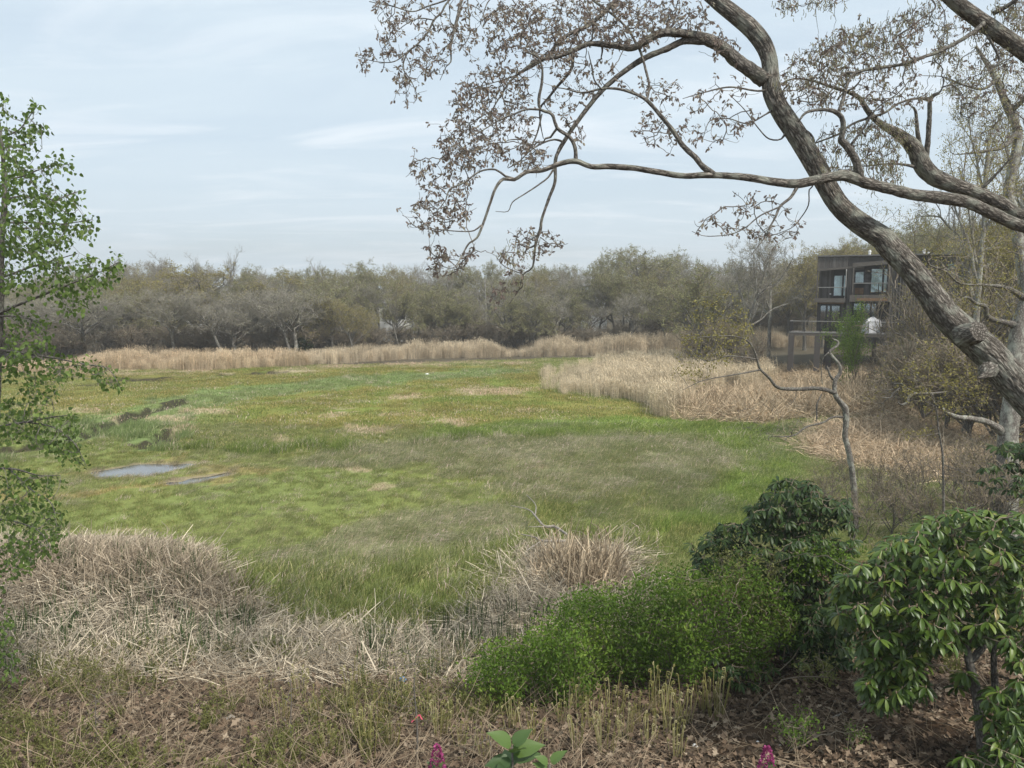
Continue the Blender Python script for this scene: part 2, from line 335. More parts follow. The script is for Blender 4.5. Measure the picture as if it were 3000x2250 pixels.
def ground_mat():
    m, n, l, b, o = new_mat('marsh ground'); a = attr(n, 'Col'); t = n.new('ShaderNodeTexCoord')
    n1_ = noise(n, l, t.outputs['Object'], 2.2, 8, .7, (1, 1, 1)); n2_ = noise(n, l, t.outputs['Object'], 14, 6, .7)
    r = ramp(n, [(.3, (.84, .84, .84)), (.7, (1.14, 1.13, 1.1))]); l.new(n1_.outputs['Fac'], r.inputs[0]); c = mix(n, l, 'MULTIPLY', 1.0, a.outputs['Color'], r.outputs[0])
    r_ = ramp(n, [(.3, (.6, .6, .6)), (.7, (1.35, 1.35, 1.3))]); l.new(n2_.outputs['Fac'], r_.inputs[0]); c = mix(n, l, 'MULTIPLY', 1.0, c, r_.outputs[0])
    l.new(c, b.inputs['Base Color']); b.inputs['Roughness'].default_value = .95; b.inputs['Specular IOR Level'].default_value = .1
    bp = n.new('ShaderNodeBump'); bp.inputs['Strength'].default_value = .6; bp.inputs['Distance'].default_value = .05; l.new(n2_.outputs['Fac'], bp.inputs['Height']); l.new(bp.outputs[0], b.inputs['Normal'])
    return m
M['ground'] = ground_mat()

# ------------------------------------------------------------------ the lie of the land
CREEKS = [(O([(-60,985),(60,968),(130,955),(175,938),(215,925),(250,915),(285,898),(310,888),(345,880),(375,872),(410,864)]), .8, .7),
          (O([(312,958),(335,962),(352,960),(356,945),(362,932)]), .75, .55), (O([(280,819),(330,820),(378,817)]), 1.6, .35), (O([(500,808),(560,806),(600,804)]), 1.3, .3), (O([(180,829),(205,830),(222,828)]), 1.1, .3)]
def segdist(x, y, pts):
    d = np.full(np.broadcast(x, y).shape, 1e9)
    for (ax, ay), (bx, by) in zip(pts[:-1], pts[1:]):
        vx, vy = bx-ax, by-ay; t = np.clip(((x-ax)*vx+(y-ay)*vy)/(vx*vx+vy*vy+1e-9), 0, 1); d = np.minimum(d, np.hypot(x-ax-t*vx, y-ay-t*vy))
    return d
CRW = [([tuple(p[:2]) for p in G(np.array([q[0] for q in c]), np.array([q[1] for q in c]))], w, dp) for c, w, dp in CREEKS]
PUD1 = CL([(590,1070),(640,1060),(700,1054),(800,1042),(900,1030),(1000,1022),(1060,1021),(1120,1026),(1180,1024),(1250,1017),(1310,1010),(1300,1017),(1220,1030),(1160,1040),(1080,1052),(1000,1072),(940,1090),(880,1100),(820,1096),(760,1100),(690,1104),(630,1100),(605,1085)])
PUD2 = CL([(1100,1137),(1180,1128),(1240,1116),(1300,1104),(1360,1098),(1420,1078),(1480,1070),(1500,1082),(1440,1096),(1380,1104),(1330,1112),(1270,1130),(1200,1140),(1130,1143)])
def wpoly(poly): g = G(np.array([p[0] for p in poly]), np.array([p[1] for p in poly])); return [tuple(p[:2]) for p in g]
PW1, PW2 = wpoly(PUD1), wpoly(PUD2)
def pud(x, y):
    out_ = np.zeros(np.broadcast(x, y).shape)
    for pw in (PW1, PW2):
        d = segdist(x, y, pw+pw[:1]); ins = inpoly(x, y, pw); sd_ = np.where(ins, -d, d)+.5*(vn(x*1.7, y*1.7, 5)-.5); out_ = np.maximum(out_, 1-ss(sd_, -.10, .38))
    return out_
def edge(x): return 12.8+4.6*ss(x, 1.0, 7)+.5*(vn(x*.5, 3.3)-.5)
MOUNDS = [(-8.3, 16.3, 2.2, 1.2, .42), (-6.3, 15.8, 1.3, 1.0, .30), (-11.0, 16.2, 2.4, 1.6, .38)]
def gz(x, y, detail=True):
    x = np.asarray(x, float); y = np.asarray(y, float); e = edge(x)
    z = 2.3*np.clip((e-y)/(e-3), 0, 1.25)**1.08
    z = z+2.6*ss(y+.08*x, 76, 150)+1.0*ss(x, 15, 30)*ss(y, 38, 62)*(.5+.6*vn(x*.1, y*.1))+3*ss(np.abs(x), 70, 130)*ss(y, 20, 60)
    z = z+5*ss(y, 150, 500)
    if detail:
        z = z+.10*(fbm(x*.35, y*.35, 1)-.5)+.06*(fbm(x*1.7, y*1.7, 2)-.5)
        for mx_, my_, a, b, h in MOUNDS: z = z+h*np.exp(-((x-mx_)/a)**2-((y-my_)/b)**2)
        z = z-z*0+.35*ss(x, 12, 20)*np.exp(-((y-41)/6)**2)
        for pts, w, dp in CRW: z = z-dp*(1-ss(segdist(x, y, pts)+.25*(vn(x*3, y*3)-.5), w*.35, w))*ss(vn(x*.55, y*.55, 14), .12, .3)
        q0_ = np.zeros(np.broadcast(x, y).shape)
        for pw in (PW1, PW2): q0_ = np.maximum(q0_, np.where(inpoly(x, y, pw), 1, 1-ss(segdist(x, y, pw+pw[:1]), 1.0, 2.4)))
        p = pud(x, y); z = z*(1-q0_)+.03*q0_; z = z*(1-p)-.07*p
    return z
# colour zones, drawn as outlines on the ground
Z_STRAW = O([(-400,1180),(0,1168),(160,1160),(300,1168),(400,1215),(450,1290),(520,1310),(560,1352),(700,1372),(840,1392),(940,1360),(1040,1335),(1090,1290),(1130,1200),(1180,1170),(1340,1180),(1360,1290),(1300,1330),(1190,1370),(1100,1440),(1000,1500),(820,1500),(700,1480),(500,1480),(250,1510),(0,1510),(-400,1520)])
Z_MUD = O([(-400,1500),(0,1500),(250,1500),(420,1468),(560,1475),(700,1470),(820,1490),(980,1500),(1000,1560),(760,1580),(500,1590),(300,1570),(0,1560),(-400,1570)])
Z_RSTRAW = O([(1450,905),(1460,870),(1500,840),(1600,808),(1750,806),(1960,812),(2300,812),(2300,915),(1960,915),(1800,905),(1650,915)])
Z_RFLAT = O([(1730,960),(1800,925),(1900,915),(2060,935),(2300,930),(2300,1040),(2060,1035),(1950,1025),(1850,1010),(1760,985)])
Z_OLIVE = O([(0,850),(300,800),(700,795),(1150,790),(1200,850),(1400,870),(1420,900),(1250,905),(900,925),(600,925),(480,900),(520,870),(300,905),(100,880)])
Z_OLIVE2 = O([(-300,800),(0,800),(480,805),(420,850),(250,880),(0,900),(-300,900)])
Z_TANBACK = O([(0,790),(200,785),(500,793),(900,780),(1150,778),(1150,786),(760,795),(620,806),(400,812),(120,812),(0,812)])
Z_DULL = O([(860,955),(1100,945),(1350,940),(1520,960),(1600,1000),(1500,1060),(1300,1085),(1050,1100),(800,1130),(560,1200),(520,1260),(640,1290),(1000,1240),(1150,1150),(1100,1060),(900,1000),(760,1010),(640,1010),(700,975)])
Z_BRIGHT = O([(1400,900),(1500,905),(1700,930),(1760,990),(1700,1080),(1600,1150),(1400,1150),(1500,1080),(1620,1000),(1500,940),(1400,935),(1100,940),(900,945),(920,925),(1150,905)])
Z_DITCH = O([(350,975),(360,966),(560,970),(800,964),(880,952),(1000,940),(1200,928),(1210,936),(1000,948),(880,961),(700,973),(500,978)])
Z_CREEKG = O([(0,985),(120,930),(260,880),(400,850),(620,825),(820,808),(1100,795),(1150,805),(900,825),(700,842),(560,860),(430,880),(420,925),(360,972),(300,970),(250,940),(120,965),(0,1000)])
Z_TALL = O([(430,1220),(600,1230),(800,1215),(1000,1180),(1200,1150),(1400,1140),(1380,1190),(1200,1180),(1120,1240),(1080,1310),(960,1345),(840,1375),(700,1365),(570,1345),(520,1300),(450,1270)])
Z_RIM = CL([(380,1115),(600,1050),(1000,1005),(1330,990),(1500,1010),(1650,1050),(1880,1045),(1700,1100),(1500,1120),(1300,1150),(1000,1170),(700,1215),(350,1270),(0,1260),(0,1200),(500,1190),(900,1150),(1080,1120),(1250,1060),(1350,1010),(1000,1060),(700,1115),(560,1105)])
TANSPOTS = [((985, 1213), 34, 7), ((1320, 1240), 62, 8), ((1085, 1258), 80, 8), ((600, 1205), 95, 9), ((500, 1228), 60, 8), ((330, 1218), 50, 6), ((1335, 1240), 32, 9), ((1200, 1163), 75, 5), ((1440, 1145), 110, 12), ((1560, 1372), 60, 10), ((1120, 1415), 45, 9), ((1050, 1375), 45, 9), ((240, 1200), 60, 5), ((1000, 1198), 30, 4), ((340, 1560), 70, 6), ((620, 1640), 40, 5), ((1180, 1215), 90, 3), ((1560, 1205), 40, 4), ((820, 1290), 40, 5), ((560, 1300), 25, 5), ((520, 1255), 45, 12)]
C_G = np.array((.19, .225, .07)); C_BR = np.array((.17, .24, .05)); C_OL = np.array((.22, .215, .062)); C_DU = np.array((.27, .275, .15)); C_ST = np.array((.50, .41, .29)); C_OS = np.array((.44, .345, .23))
C_MU = np.array((.055, .042, .032)); C_LI = np.array((.095, .062, .040)); C_TA = np.array((.42, .355, .225)); C_RI = np.array((.30, .25, .10)); C_FO = np.array((.10, .085, .06)); C_DG = np.array((.155, .21, .08))
def zones(x, y):
    px, py = proj(x, y, 0); w = np.clip((py-860)/520, .08, 1.6)
    jx = px+70*(fbm(x*.9, y*.9, 7)-.5)*w; jy = py+55*(fbm(x*.8, y*.8, 9)-.5)*w
    z = {k: inpoly(jx, jy, v) for k, v in dict(straw=Z_STRAW, mud=Z_MUD, rstraw=Z_RSTRAW, rflat=Z_RFLAT, olive=Z_OLIVE, olive2=Z_OLIVE2, tanback=Z_TANBACK, dull=Z_DULL, bright=Z_BRIGHT, ditch=Z_DITCH, creekg=Z_CREEKG, tall=Z_TALL, rim=Z_RIM).items()}
    ts = np.zeros(np.shape(px), bool)
    for (cx, cy), a, b in TANSPOTS: ts |= ((jx-cx)/a)**2+((jy-cy)/b)**2 < 1+1.4*(vn(x*5, y*5)-.5)
    z['spot'] = ts; z['bank'] = y < edge(x)+.7; z['forest'] = (y > 70+8*ss(x, -20, 10)) | ((y > 54) & (x > 13))
    z['crk'] = np.zeros(np.shape(px)); 
    for pts, w_, dp in CRW: z['crk'] = np.maximum(z['crk'], (1-ss(segdist(x, y, pts)+.5*(vn(x*1.9, y*1.9, 33)-.5), w_*.5, w_*1.3))*ss(vn(x*.55, y*.55, 14), .12, .3))
    z['pud'] = pud(x, y)
    return z
def gcol(x, y, z=None):
    z = z or zones(x, y); f = fbm(x*.16, y*.16, 21)[..., None]; f2 = fbm(x*.7, y*.5, 23)[..., None]; f3 = fbm(x*.35, y*1.1, 25)[..., None]
    c = C_G*(.9+.2*f2)+(C_OL-C_G)*np.clip((f-.45)*2.0, 0, .25)
    def put(mask, col, a=1.0):
        nonlocal c
        m = (np.asarray(mask, float)*a)[..., None]; c = c*(1-m)+col*m
    put(z['olive'], C_OL*(.75+.5*f3)+(C_BR-C_OL)*np.clip((f2-.5)*3, 0, .7)); put(z['olive2'], C_OL*(.8+.4*f3)+(C_G-C_OL)*np.clip((f2-.42)*3, 0, .8), .8)
    put(z['creekg'], C_DG*(.9+.5*f2), .8); put(z['ditch'], C_BR*.8, .85); put(z['bright'], C_BR*(.8+.4*f2), .85); put(z['dull'], (C_DU*(.75+.5*f2)), (.35+.6*ss(f2[..., 0], .38, .62)))
    put(z['tall'], C_G*1.1, .8); put(z['tanback'], C_TA*.9, ss(f3[..., 0], .36, .6)); put(z['rim'], C_RI*(.8+.4*f2), .75*ss(f2[..., 0], .3, .6)); put(z['spot'], C_TA, .85)
    put(z['straw'], C_ST*.55); put(z['rstraw'], C_OS*.75); put(z['rflat'], C_OS*.8); put(z['mud'] & ~z['straw'], C_MU)
    put(z['bank'], C_LI*(.6+.7*f2)); put(z['forest'], C_FO*(.7+.6*f2)); put(z['crk'] > .45, C_MU*.7, .9); put(((z['pud'] > .01) & (z['pud'] < .85)), np.array((.27, .225, .155)), .9); put(z['pud'] >= .85, C_MU*1.6)
    return np.clip(c, 0, 1)
def axis(lo, hi, core0, core1, d, grow):
    a = [core0]; 
    while a[-1] < core1: a.append(a[-1]+d)
    s = d
    while a[-1] < hi: s *= grow; a.append(a[-1]+s)
    b = [core0]; s = d
    while b[-1] > lo: s *= grow; b.append(b[-1]-s)
    return np.array(b[::-1][:-1]+a)
xs = axis(-3000, 3000, -26, 26, .22, 1.09)
ys = [-40, -20, -8, -2, 1]; yv = 3.0
while yv < 4000:
    ys.append(yv); yv += .17 if yv < 20 else (.17+(yv-20)*.011 if yv < 80 else (yv-78)*.12+.8)
ys = np.array(ys); X, Y = np.meshgrid(xs, ys); Zg = gz(X, Y)
mb = MB(); nx, ny = len(xs), len(ys); i = np.arange((ny-1)*nx).reshape(ny-1, nx)[:, :-1].ravel()
mb.add(np.stack([X, Y, Zg], -1).reshape(-1, 3), q=np.stack([i, i+1, i+nx+1, i+nx], -1))
ground = mb.build('ground', M['ground'], smooth=True); tag(ground, 'flat green salt marsh floor rising to a leaf strewn bank', 'ground', kind='structure')
ca_ = ground.data.attributes.new('Col', 'FLOAT_COLOR', 'POINT'); cc = np.ones((nx*ny, 4)); cc[:, :3] = gcol(X.ravel(), Y.ravel()); ca_.data.foreach_set('color', cc.ravel())
for nm, pw, lb, zz in (('pool', PW1, 'larger grey pool of still water on the green marsh', -.012), ('pool', PW2, 'smaller shallow pool just right of the larger one', -.02)):
    c0 = np.mean(pw, 0); pts = [(p[0]+.75*(p[0]-c0[0])/math.hypot(p[0]-c0[0], p[1]-c0[1]), p[1]+.75*(p[1]-c0[1])/math.hypot(p[0]-c0[0], p[1]-c0[1])) for p in pw]
    mb = MB(); k = len(pts); mb.add([(p[0], p[1], zz) for p in pts]+[(c0[0], c0[1], zz)], t=[(j, (j+1) % k, k) for j in range(k)])
    tag(mb.build(nm, M['water'], origin=(c0[0], c0[1], zz)), lb, 'pool', kind='structure')
for pts, w, dp in CRW[1:2]:
    mb = MB(); n_ = len(pts); pa = np.array(pts); tn = unit(np.gradient(pa, axis=0)); nn = np.stack([-tn[:, 1], tn[:, 0]], -1)*.35
    v = [(p[0], p[1], -.33) for p in pa+nn]+[(p[0], p[1], -.33) for p in pa-nn]; mb.add(v, q=[(j, n_+j, n_+j+1, j+1) for j in range(n_-1)])
    tag(mb.build('creek_water', M['water'], origin=(float(pa[0, 0]), float(pa[0, 1]), -.33)), 'dark water at the bottom of a marsh channel', 'water', kind='structure')

# ------------------------------------------------------------------ scattered stuff (geometry nodes over points)
def gn_scatter(name, protos, pos, rot, scl, idx, tint, label, cat):
    hid = bpy.data.collections.new(name+'_source')
    for k, me in enumerate(protos):
        o = bpy.data.objects.new('%s_source_%02d' % (name, k), me); hid.objects.link(o)
    me = bpy.data.meshes.new(name); n_ = len(pos); me.vertices.add(n_); me.vertices.foreach_set('co', np.asarray(pos, float).ravel())
    for nm, ty, key, arr in (('rot', 'FLOAT_VECTOR', 'vector', rot), ('scl', 'FLOAT_VECTOR', 'vector', scl), ('tint', 'FLOAT_VECTOR', 'vector', tint), ('idx', 'INT', 'value', idx)):
        a = me.attributes.new(nm, ty, 'POINT'); a.data.foreach_set(key, np.asarray(arr).astype(np.int32 if ty == 'INT' else np.float32).ravel())
    o = bpy.data.objects.new(name, me); COL.objects.link(o); tag(o, label, cat, kind='stuff')
    ng = bpy.data.node_groups.new(name, 'GeometryNodeTree'); ng.interface.new_socket('Geometry', in_out='INPUT', socket_type='NodeSocketGeometry'); ng.interface.new_socket('Geometry', in_out='OUTPUT', socket_type='NodeSocketGeometry')
    n = ng.nodes; l = ng.links; gi = n.new('NodeGroupInput'); go = n.new('NodeGroupOutput'); ip = n.new('GeometryNodeInstanceOnPoints'); ci = n.new('GeometryNodeCollectionInfo')
    ci.inputs['Collection'].default_value = hid; ci.inputs['Separate Children'].default_value = True; ci.inputs['Reset Children'].default_value = True
    l.new(gi.outputs[0], ip.inputs['Points']); l.new(ci.outputs[0], ip.inputs['Instance']); ip.inputs['Pick Instance'].default_value = True
    for nm, ty, sk in (('rot', 'FLOAT_VECTOR', 'Rotation'), ('scl', 'FLOAT_VECTOR', 'Scale'), ('idx', 'INT', 'Instance Index')):
        a = n.new('GeometryNodeInputNamedAttribute'); a.data_type = ty; a.inputs['Name'].default_value = nm; l.new(a.outputs['Attribute'], ip.inputs[sk])
    l.new(ip.outputs[0], go.inputs[0]); md = o.modifiers.new('scatter', 'NODES'); md.node_group = ng
    return o
def blades(nb, rad, h, lean, w, hv=.35, bend=.5, dirsd=.9, gauss=True):
    """a patch of grass blades leaning down wind (+x)"""
    mb = MB(); p = rng.normal(0, rad*.5, (nb, 2)) if gauss else rng.uniform(-rad, rad, (nb, 2))
    a = rng.normal(0, dirsd, nb); hh = h*np.exp(rng.normal(0, hv, nb)); ln = np.abs(rng.normal(lean, .25, nb)); d = np.stack([np.cos(a), np.sin(a)], -1)
    base = np.column_stack([p, np.full(nb, -.02)]); mid = base+np.column_stack([d*(hh*ln*.35)[:, None], hh*.55]); tip = base+np.column_stack([d*(hh*ln*(.8+bend))[:, None], hh*np.clip(1-ln*bend*.6, .2, 1)])
    ww = (w*rng.uniform(.6, 1.4, nb))[:, None]; sa_ = rng.uniform(0, math.pi, nb); s_ = np.column_stack([np.cos(sa_), np.sin(sa_), np.zeros(nb)])*ww
    V = np.stack([base-s_, base+s_, mid+s_*.8, mid-s_*.8, tip], 1); b = (np.arange(nb)*5)[:, None]
    mb.add(V.reshape(-1, 3), q=b+np.array([[0, 1, 2, 3]]), t=b+np.array([[3, 2, 4]]), var=np.repeat(rng.random(nb), 5))
    return mb
def stalks(nb, rad, Lm, zs, w, tilt, hgt=.12, kink=.5, dsd=3.2, tsd=.10):
    """fallen or broken reed stalks: 4 point ribbons crossed in depth"""
    mb = MB(); p = rng.normal(0, rad*.5, (nb, 2)); a = rng.normal(0, dsd, nb); t = np.clip(rng.normal(tilt, tsd, nb), -.1, 1.5); Ls = Lm*rng.uniform(.4, 1.5, nb)
    d = np.column_stack([np.cos(a)*np.cos(t), np.sin(a)*np.cos(t), np.sin(t)]); q = [np.column_stack([p, rng.uniform(-.03, hgt, nb)])]
    for k in range(3):
        q.append(q[-1]+d*(Ls/3)[:, None]); kk = (rng.random(nb) < .35)[:, None]; d = unit(d+rng.normal(0, .08, (nb, 3))+kk*rng.normal(0, kink, (nb, 3))-np.array([0, 0, .05])*kk)
    Pn = np.stack(q, 1); Pn[..., 2] = np.maximum(Pn[..., 2], .0+rng.uniform(0, .04, (nb, 1)))
    tubes(mb, Pn, (w*rng.uniform(.5, 1.4, nb))[:, None]*np.array([1, 1, .9, .6])[None], 3, var=rng.random(nb), cap=False)
    return mb
def reeds(nb, rad, h, w=.011):
    mb = MB(); p = rng.normal(0, rad*.5, (nb, 2)); hh = h*rng.uniform(.72, 1.12, nb); a = rng.normal(0, .8, nb); ln = np.abs(rng.normal(.10, .08, nb)); d = np.column_stack([np.cos(a), np.sin(a)])
    q = np.stack([np.column_stack([p+d*(ln*hh*s**2)[:, None], hh*s]) for s in (0, .4, .8, 1)], 1); vv = rng.random(nb)
    tubes(mb, q, w*np.array([1, .9, .6, .4])[None]*np.ones((nb, 1)), 3, var=vv, cap=False)
    m_ = rng.random(nb) < .75; tip = q[m_, -1]; k = len(tip)    # feathery plume and a dry leaf or two
    dd = unit(np.column_stack([np.cos(a[m_])*.6, np.sin(a[m_])*.6, np.full(k, .8)])); leaves(mb, tip-dd*.08, dd, rng.uniform(.12, .24, k), DIAM, var=vv[m_]*.8+.2, wid=.35)
    for rep in range(2):
        tt = rng.uniform(.2, .8, nb); b_, T_ = poly_at(q, tt); dd = unit(np.column_stack([rng.normal(0, 1, (nb, 2)), rng.uniform(.2, 1.3, nb)])); leaves(mb, b_, dd, rng.uniform(.25, .5, nb), DIAM, var=rng.random(nb)*.8, wid=.16)
    return mb
def sample(n_, y0, y1, margin=1.12, p=1.0):
    y = np.sqrt(rng.uniform(y0**2, y1**2, n_)) if p == 1 else y0+(y1-y0)*rng.random(n_)**p
    x = rng.uniform(-1, 1, n_)*y*.665*margin+rng.uniform(-1, 1, n_)*1.0; return x, y
def rotz(n_, sd=None, mean=0.0, tilt=0.06):
    return np.column_stack([rng.normal(0, tilt, n_), rng.normal(0, tilt, n_), rng.uniform(0, 2*math.pi, n_) if sd is None else rng.normal(mean, sd, n_)])
def sc3(n_, a, b): return np.repeat(rng.uniform(a, b, n_)[:, None], 3, 1)
# marsh grass
near_p = [blades(75, .42, .17, .6, .0055, dirsd=1.0).mesh('gp', M['grass']) for _ in range(4)]
tall_p = [blades(60, .34, .27, .4, .0065, dirsd=1.4).mesh('gp', M['grass']) for _ in range(3)]
comb_p = [blades(75, .5, .20, 1.0, .0055, dirsd=.7, bend=.8).mesh('gp', M['grass']) for _ in range(4)]
short_p = [blades(110, .85, .075, .6, .010, dirsd=1.5).mesh('gp', M['grass']) for _ in range(3)]
protos = near_p+tall_p+comb_p+short_p
def grass_layer(name, n_, y0, y1, chooser, label):
    x, y = sample(n_, y0, y1); z = zones(x, y); c = gcol(x, y, z)
    k, keep, sc, c = chooser(x, y, z, c); x, y, k, sc, c = x[keep], y[keep], k[keep], sc[keep], c[keep]; m = len(x)
    c = c*rng.uniform(.84, 1.16, (m, 1)); zd = inpoly(*proj(x, y, 0), Z_DULL); dead = rng.random(m) < .03+.16*(fbm(x*.6, y*.9, 97) > .56)+.24*zd*(fbm(x*.5, y*1.1, 98) > .48); c[dead] = c[dead]*.2+np.array((.42, .39, .27))*.8; gn_scatter(name, protos, np.column_stack([x, y, gz(x, y)]), rotz(m, .45, .5), np.repeat(sc[:, None], 3, 1), k, c, label, 'grass')
def ch_near(x, y, z, c):
    k = rng.integers(0, 4, len(x)); n_ = len(x)
    tl = z['tall'] | z['ditch'] | (z['creekg'] & (rng.random(n_) < .6)); k[tl] = rng.integers(4, 7, tl.sum()); cm = z['dull'] & ~tl; k[cm] = rng.integers(7, 11, cm.sum())
    cm2 = (fbm(x*.5, y*.5, 41) > .52) & ~tl & (y < 40); k[cm2] = rng.integers(7, 11, cm2.sum()); c[cm2] = c[cm2]*.75+C_DU*.3
    keep = ~(z['straw'] | z['mud'] | z['bank'] | z['forest'] | z['rflat'] | z['rstraw']) & (z['pud'] < .3) & (z['crk'] < .12)
    keep &= ~(z['spot'] & (rng.random(n_) < .5))
    sc = np.where(tl, rng.uniform(.7, 1.25, n_), rng.uniform(.55, 1.05, n_))*(1+.25*ss(y, 20, 45)); short = (y > 19) & (y < 40) & (x < -1.0) & ~tl & ~cm; sc = np.where(short, sc*.62, sc)
    return k, keep, sc, c
grass_layer('marsh_grass', 15000, 12.3, 38, ch_near, 'fine green marsh grass combed by wind in front of the pools')
def ch_far(x, y, z, c):
    k = rng.integers(11, 14, len(x)); n_ = len(x); tl = z['ditch'] | (z['creekg'] & (rng.random(n_) < .3)); k[tl] = rng.integers(4, 7, tl.sum())
    keep = ~(z['straw'] | z['mud'] | z['bank'] | z['forest'] | z['rflat'] | z['rstraw']) & (z['pud'] < .3) & (z['crk'] < .12)
    sc = np.where(tl, rng.uniform(.6, 1.1, n_), rng.uniform(.8, 1.4, n_)); return k, keep, sc, c
grass_layer('short_marsh_grass', 15000, 32, 86, ch_far, 'short olive and green grass across the far half of the marsh')
# reed beds
rp = [reeds(60, .75, 2.1).mesh('rp', M['straw']) for _ in range(5)]
FRONT = np.array([(-900,1100),(120,1092),(300,1084),(650,1084),(870,1074),(1200,1052),(1600,1045),(1900,1036),(2150,1036),(3300,1036)])
fw = G(FRONT[:, 0], FRONT[:, 1])
def reed_band():
    n_ = 3000; px = rng.uniform(-300, 2400, n_); fy = np.interp(px, FRONT[:, 0], FRONT[:, 1]); g = G(px, fy); dep = rng.random(n_)**1.2*(5+3*vn(px*.01, 2)); y = g[:, 1]+dep; x = g[:, 0]*y/g[:, 1]
    hs = .32+.28*ss(px, 120, 460)*np.where((px > 900) & (px < 1180), .75, 1)+.12*ss(px, 1400, 1900)
    gap = np.exp(-((px-1510)/60)**2)*.55; hs = hs*(1-gap)*(.35+1.1*fbm(x*.35, y*.6, 51))*rng.uniform(.6, 1.25, n_); m = n_
    tint = (np.array((.68, .585, .44))*(.8+.4*rng.random((m, 1))))
    tint[px < 900] *= np.array((1.0, .95, .9)); return np.column_stack([x, y, gz(x, y)]), hs, tint
pb, hs, tb = reed_band()
gn_scatter('far_reed_bed', rp, pb, rotz(len(pb), None, 0, .05), np.column_stack([hs, hs, hs]), rng.integers(0, 5, len(pb)), tb, 'long band of standing tan reeds at the foot of the far wood', 'reeds')
Z_SR = O([(1170,815),(1190,800),(1280,790),(1440,785),(1500,790),(1640,795),(1660,830),(1500,850),(1440,900),(1400,870),(1300,852),(1200,852)])
g_ = rng.uniform((1540, 1055), (2700, 1240), (15000, 2)); f_ = inpoly(g_[:, 0]+rng.normal(0, 13, 15000), g_[:, 1]+rng.normal(0, 5, 15000), Z_SR); g_ = g_[f_]; g_ = g_[rng.random(len(g_)) < .35+.65*ss(g_[:, 0], 1580, 1850)][:1100]; w_ = G(g_[:, 0], g_[:, 1])
hs = (.32+.26*ss(g_[:, 0], 1600, 1950))*(.6+.6*rng.random(len(g_))); tb = np.array((.66, .57, .42))*(.8+.4*rng.random((len(g_), 1)))
gn_scatter('near_reed_bed', rp, np.column_stack([w_[:, 0], w_[:, 1], gz(w_[:, 0], w_[:, 1])]), rotz(len(g_), .7, 2.9, .05), np.column_stack([hs*1.3, hs*1.3, hs]), rng.integers(0, 5, len(g_)), tb, 'thin pale reeds standing in the middle of the marsh left of the stilt house', 'reeds')
# flattened and broken reeds at the right
sp_ = [stalks(34, .75, .85, 0, .011, .08, .12).mesh('sp', M['straw']) for _ in range(5)]+[stalks(26, .55, 1.0, 0, .012, .6, .1, kink=1.1, dsd=3, tsd=.35).mesh('sp', M['straw']) for _ in range(5)]+[stalks(40, .7, .8, 0, .009, .04, .05).mesh('sp', M['straw']) for _ in range(4)]
def poly_pts(poly, n_, jit=(12, 5)):
    a = np.array(poly); q = rng.uniform(a.min(0), a.max(0), (n_*6, 2)); g = G(q[:, 0], q[:, 1]); q2 = q+rng.normal(0, 1, q.shape)*np.array(jit)
    wgt = (g[:, 1]/g[:, 1].max())**3; m = inpoly(q2[:, 0], q2[:, 1], poly) & (rng.random(len(q)) < wgt*1.0); g = g[m][:n_]; return g[:, 0], g[:, 1]
x, y = poly_pts(Z_RSTRAW, 2200); hump = .25*np.clip(fbm(x*.25, y*.25, 61)-.25, 0, 1); k = rng.integers(0, 10, len(x)); k[(y > 46) & (k > 4)] -= 5; sc = rng.uniform(.8, 1.35, len(x))*np.where(y > 50, .7, 1)
gn_scatter('tangled_reeds', sp_, np.column_stack([x, y, gz(x, y)+hump*rng.random(len(x))]), rotz(len(x), None, 0, .25), np.repeat(sc[:, None], 3, 1), k, np.array((.62, .50, .35))*rng.uniform(.7, 1.2, (len(x), 1)), 'tangled mass of broken straw coloured reeds below the stilt house', 'reeds')
x, y = poly_pts(Z_RFLAT, 2000); k = np.where(rng.random(len(x)) < .7, rng.integers(10, 14, len(x)), rng.integers(0, 5, len(x))); sc = rng.uniform(.7, 1.2, len(x))
gn_scatter('flattened_reeds', sp_, np.column_stack([x, y, gz(x, y)]), rotz(len(x), None, 0, .08), np.repeat(sc[:, None], 3, 1), k, np.array((.60, .48, .34))*rng.uniform(.7, 1.2, (len(x), 1)), 'flat orange tan mat of dead reeds right of the crooked little tree', 'reeds')
# the fallen cattail mat in front
x, y = sample(9000, 11.6, 19.0, 1.1); z = zones(x, y); kp = z['straw'] & (z['pud'] < .2); x, y = x[kp], y[kp]; n_ = len(x)
mound = np.zeros(n_)
for mx_, my_, a, b, h in MOUNDS: mound = np.maximum(mound, np.exp(-((x-mx_)/a)**2-((y-my_)/b)**2))
up = rng.random(n_) < np.clip(mound*1.1-.15, 0, .85); k = np.where(up, rng.integers(5, 10, n_), np.where(rng.random(n_) < .5, rng.integers(0, 5, n_), rng.integers(10, 14, n_)))
thin = (fbm(x*.8, y*.8, 71) > .43) | up | (y > 14.5); x, y, k, up = x[thin], y[thin], k[thin], up[thin]; n_ = len(x)
tint = np.where(up[:, None], np.array((.50, .42, .32)), np.array((.60, .53, .42)))*rng.uniform(.55, 1.2, (n_, 1)); sc = np.where(up, rng.uniform(.38, .6, n_), rng.uniform(.5, .9, n_))
gn_scatter('fallen_cattail_mat', sp_, np.column_stack([x, y, gz(x, y)]), rotz(n_, None, 0, .07), np.repeat(sc[:, None], 3, 1), k, tint, 'mat of pale fallen cattail stalks along the near edge of the marsh', 'reeds')
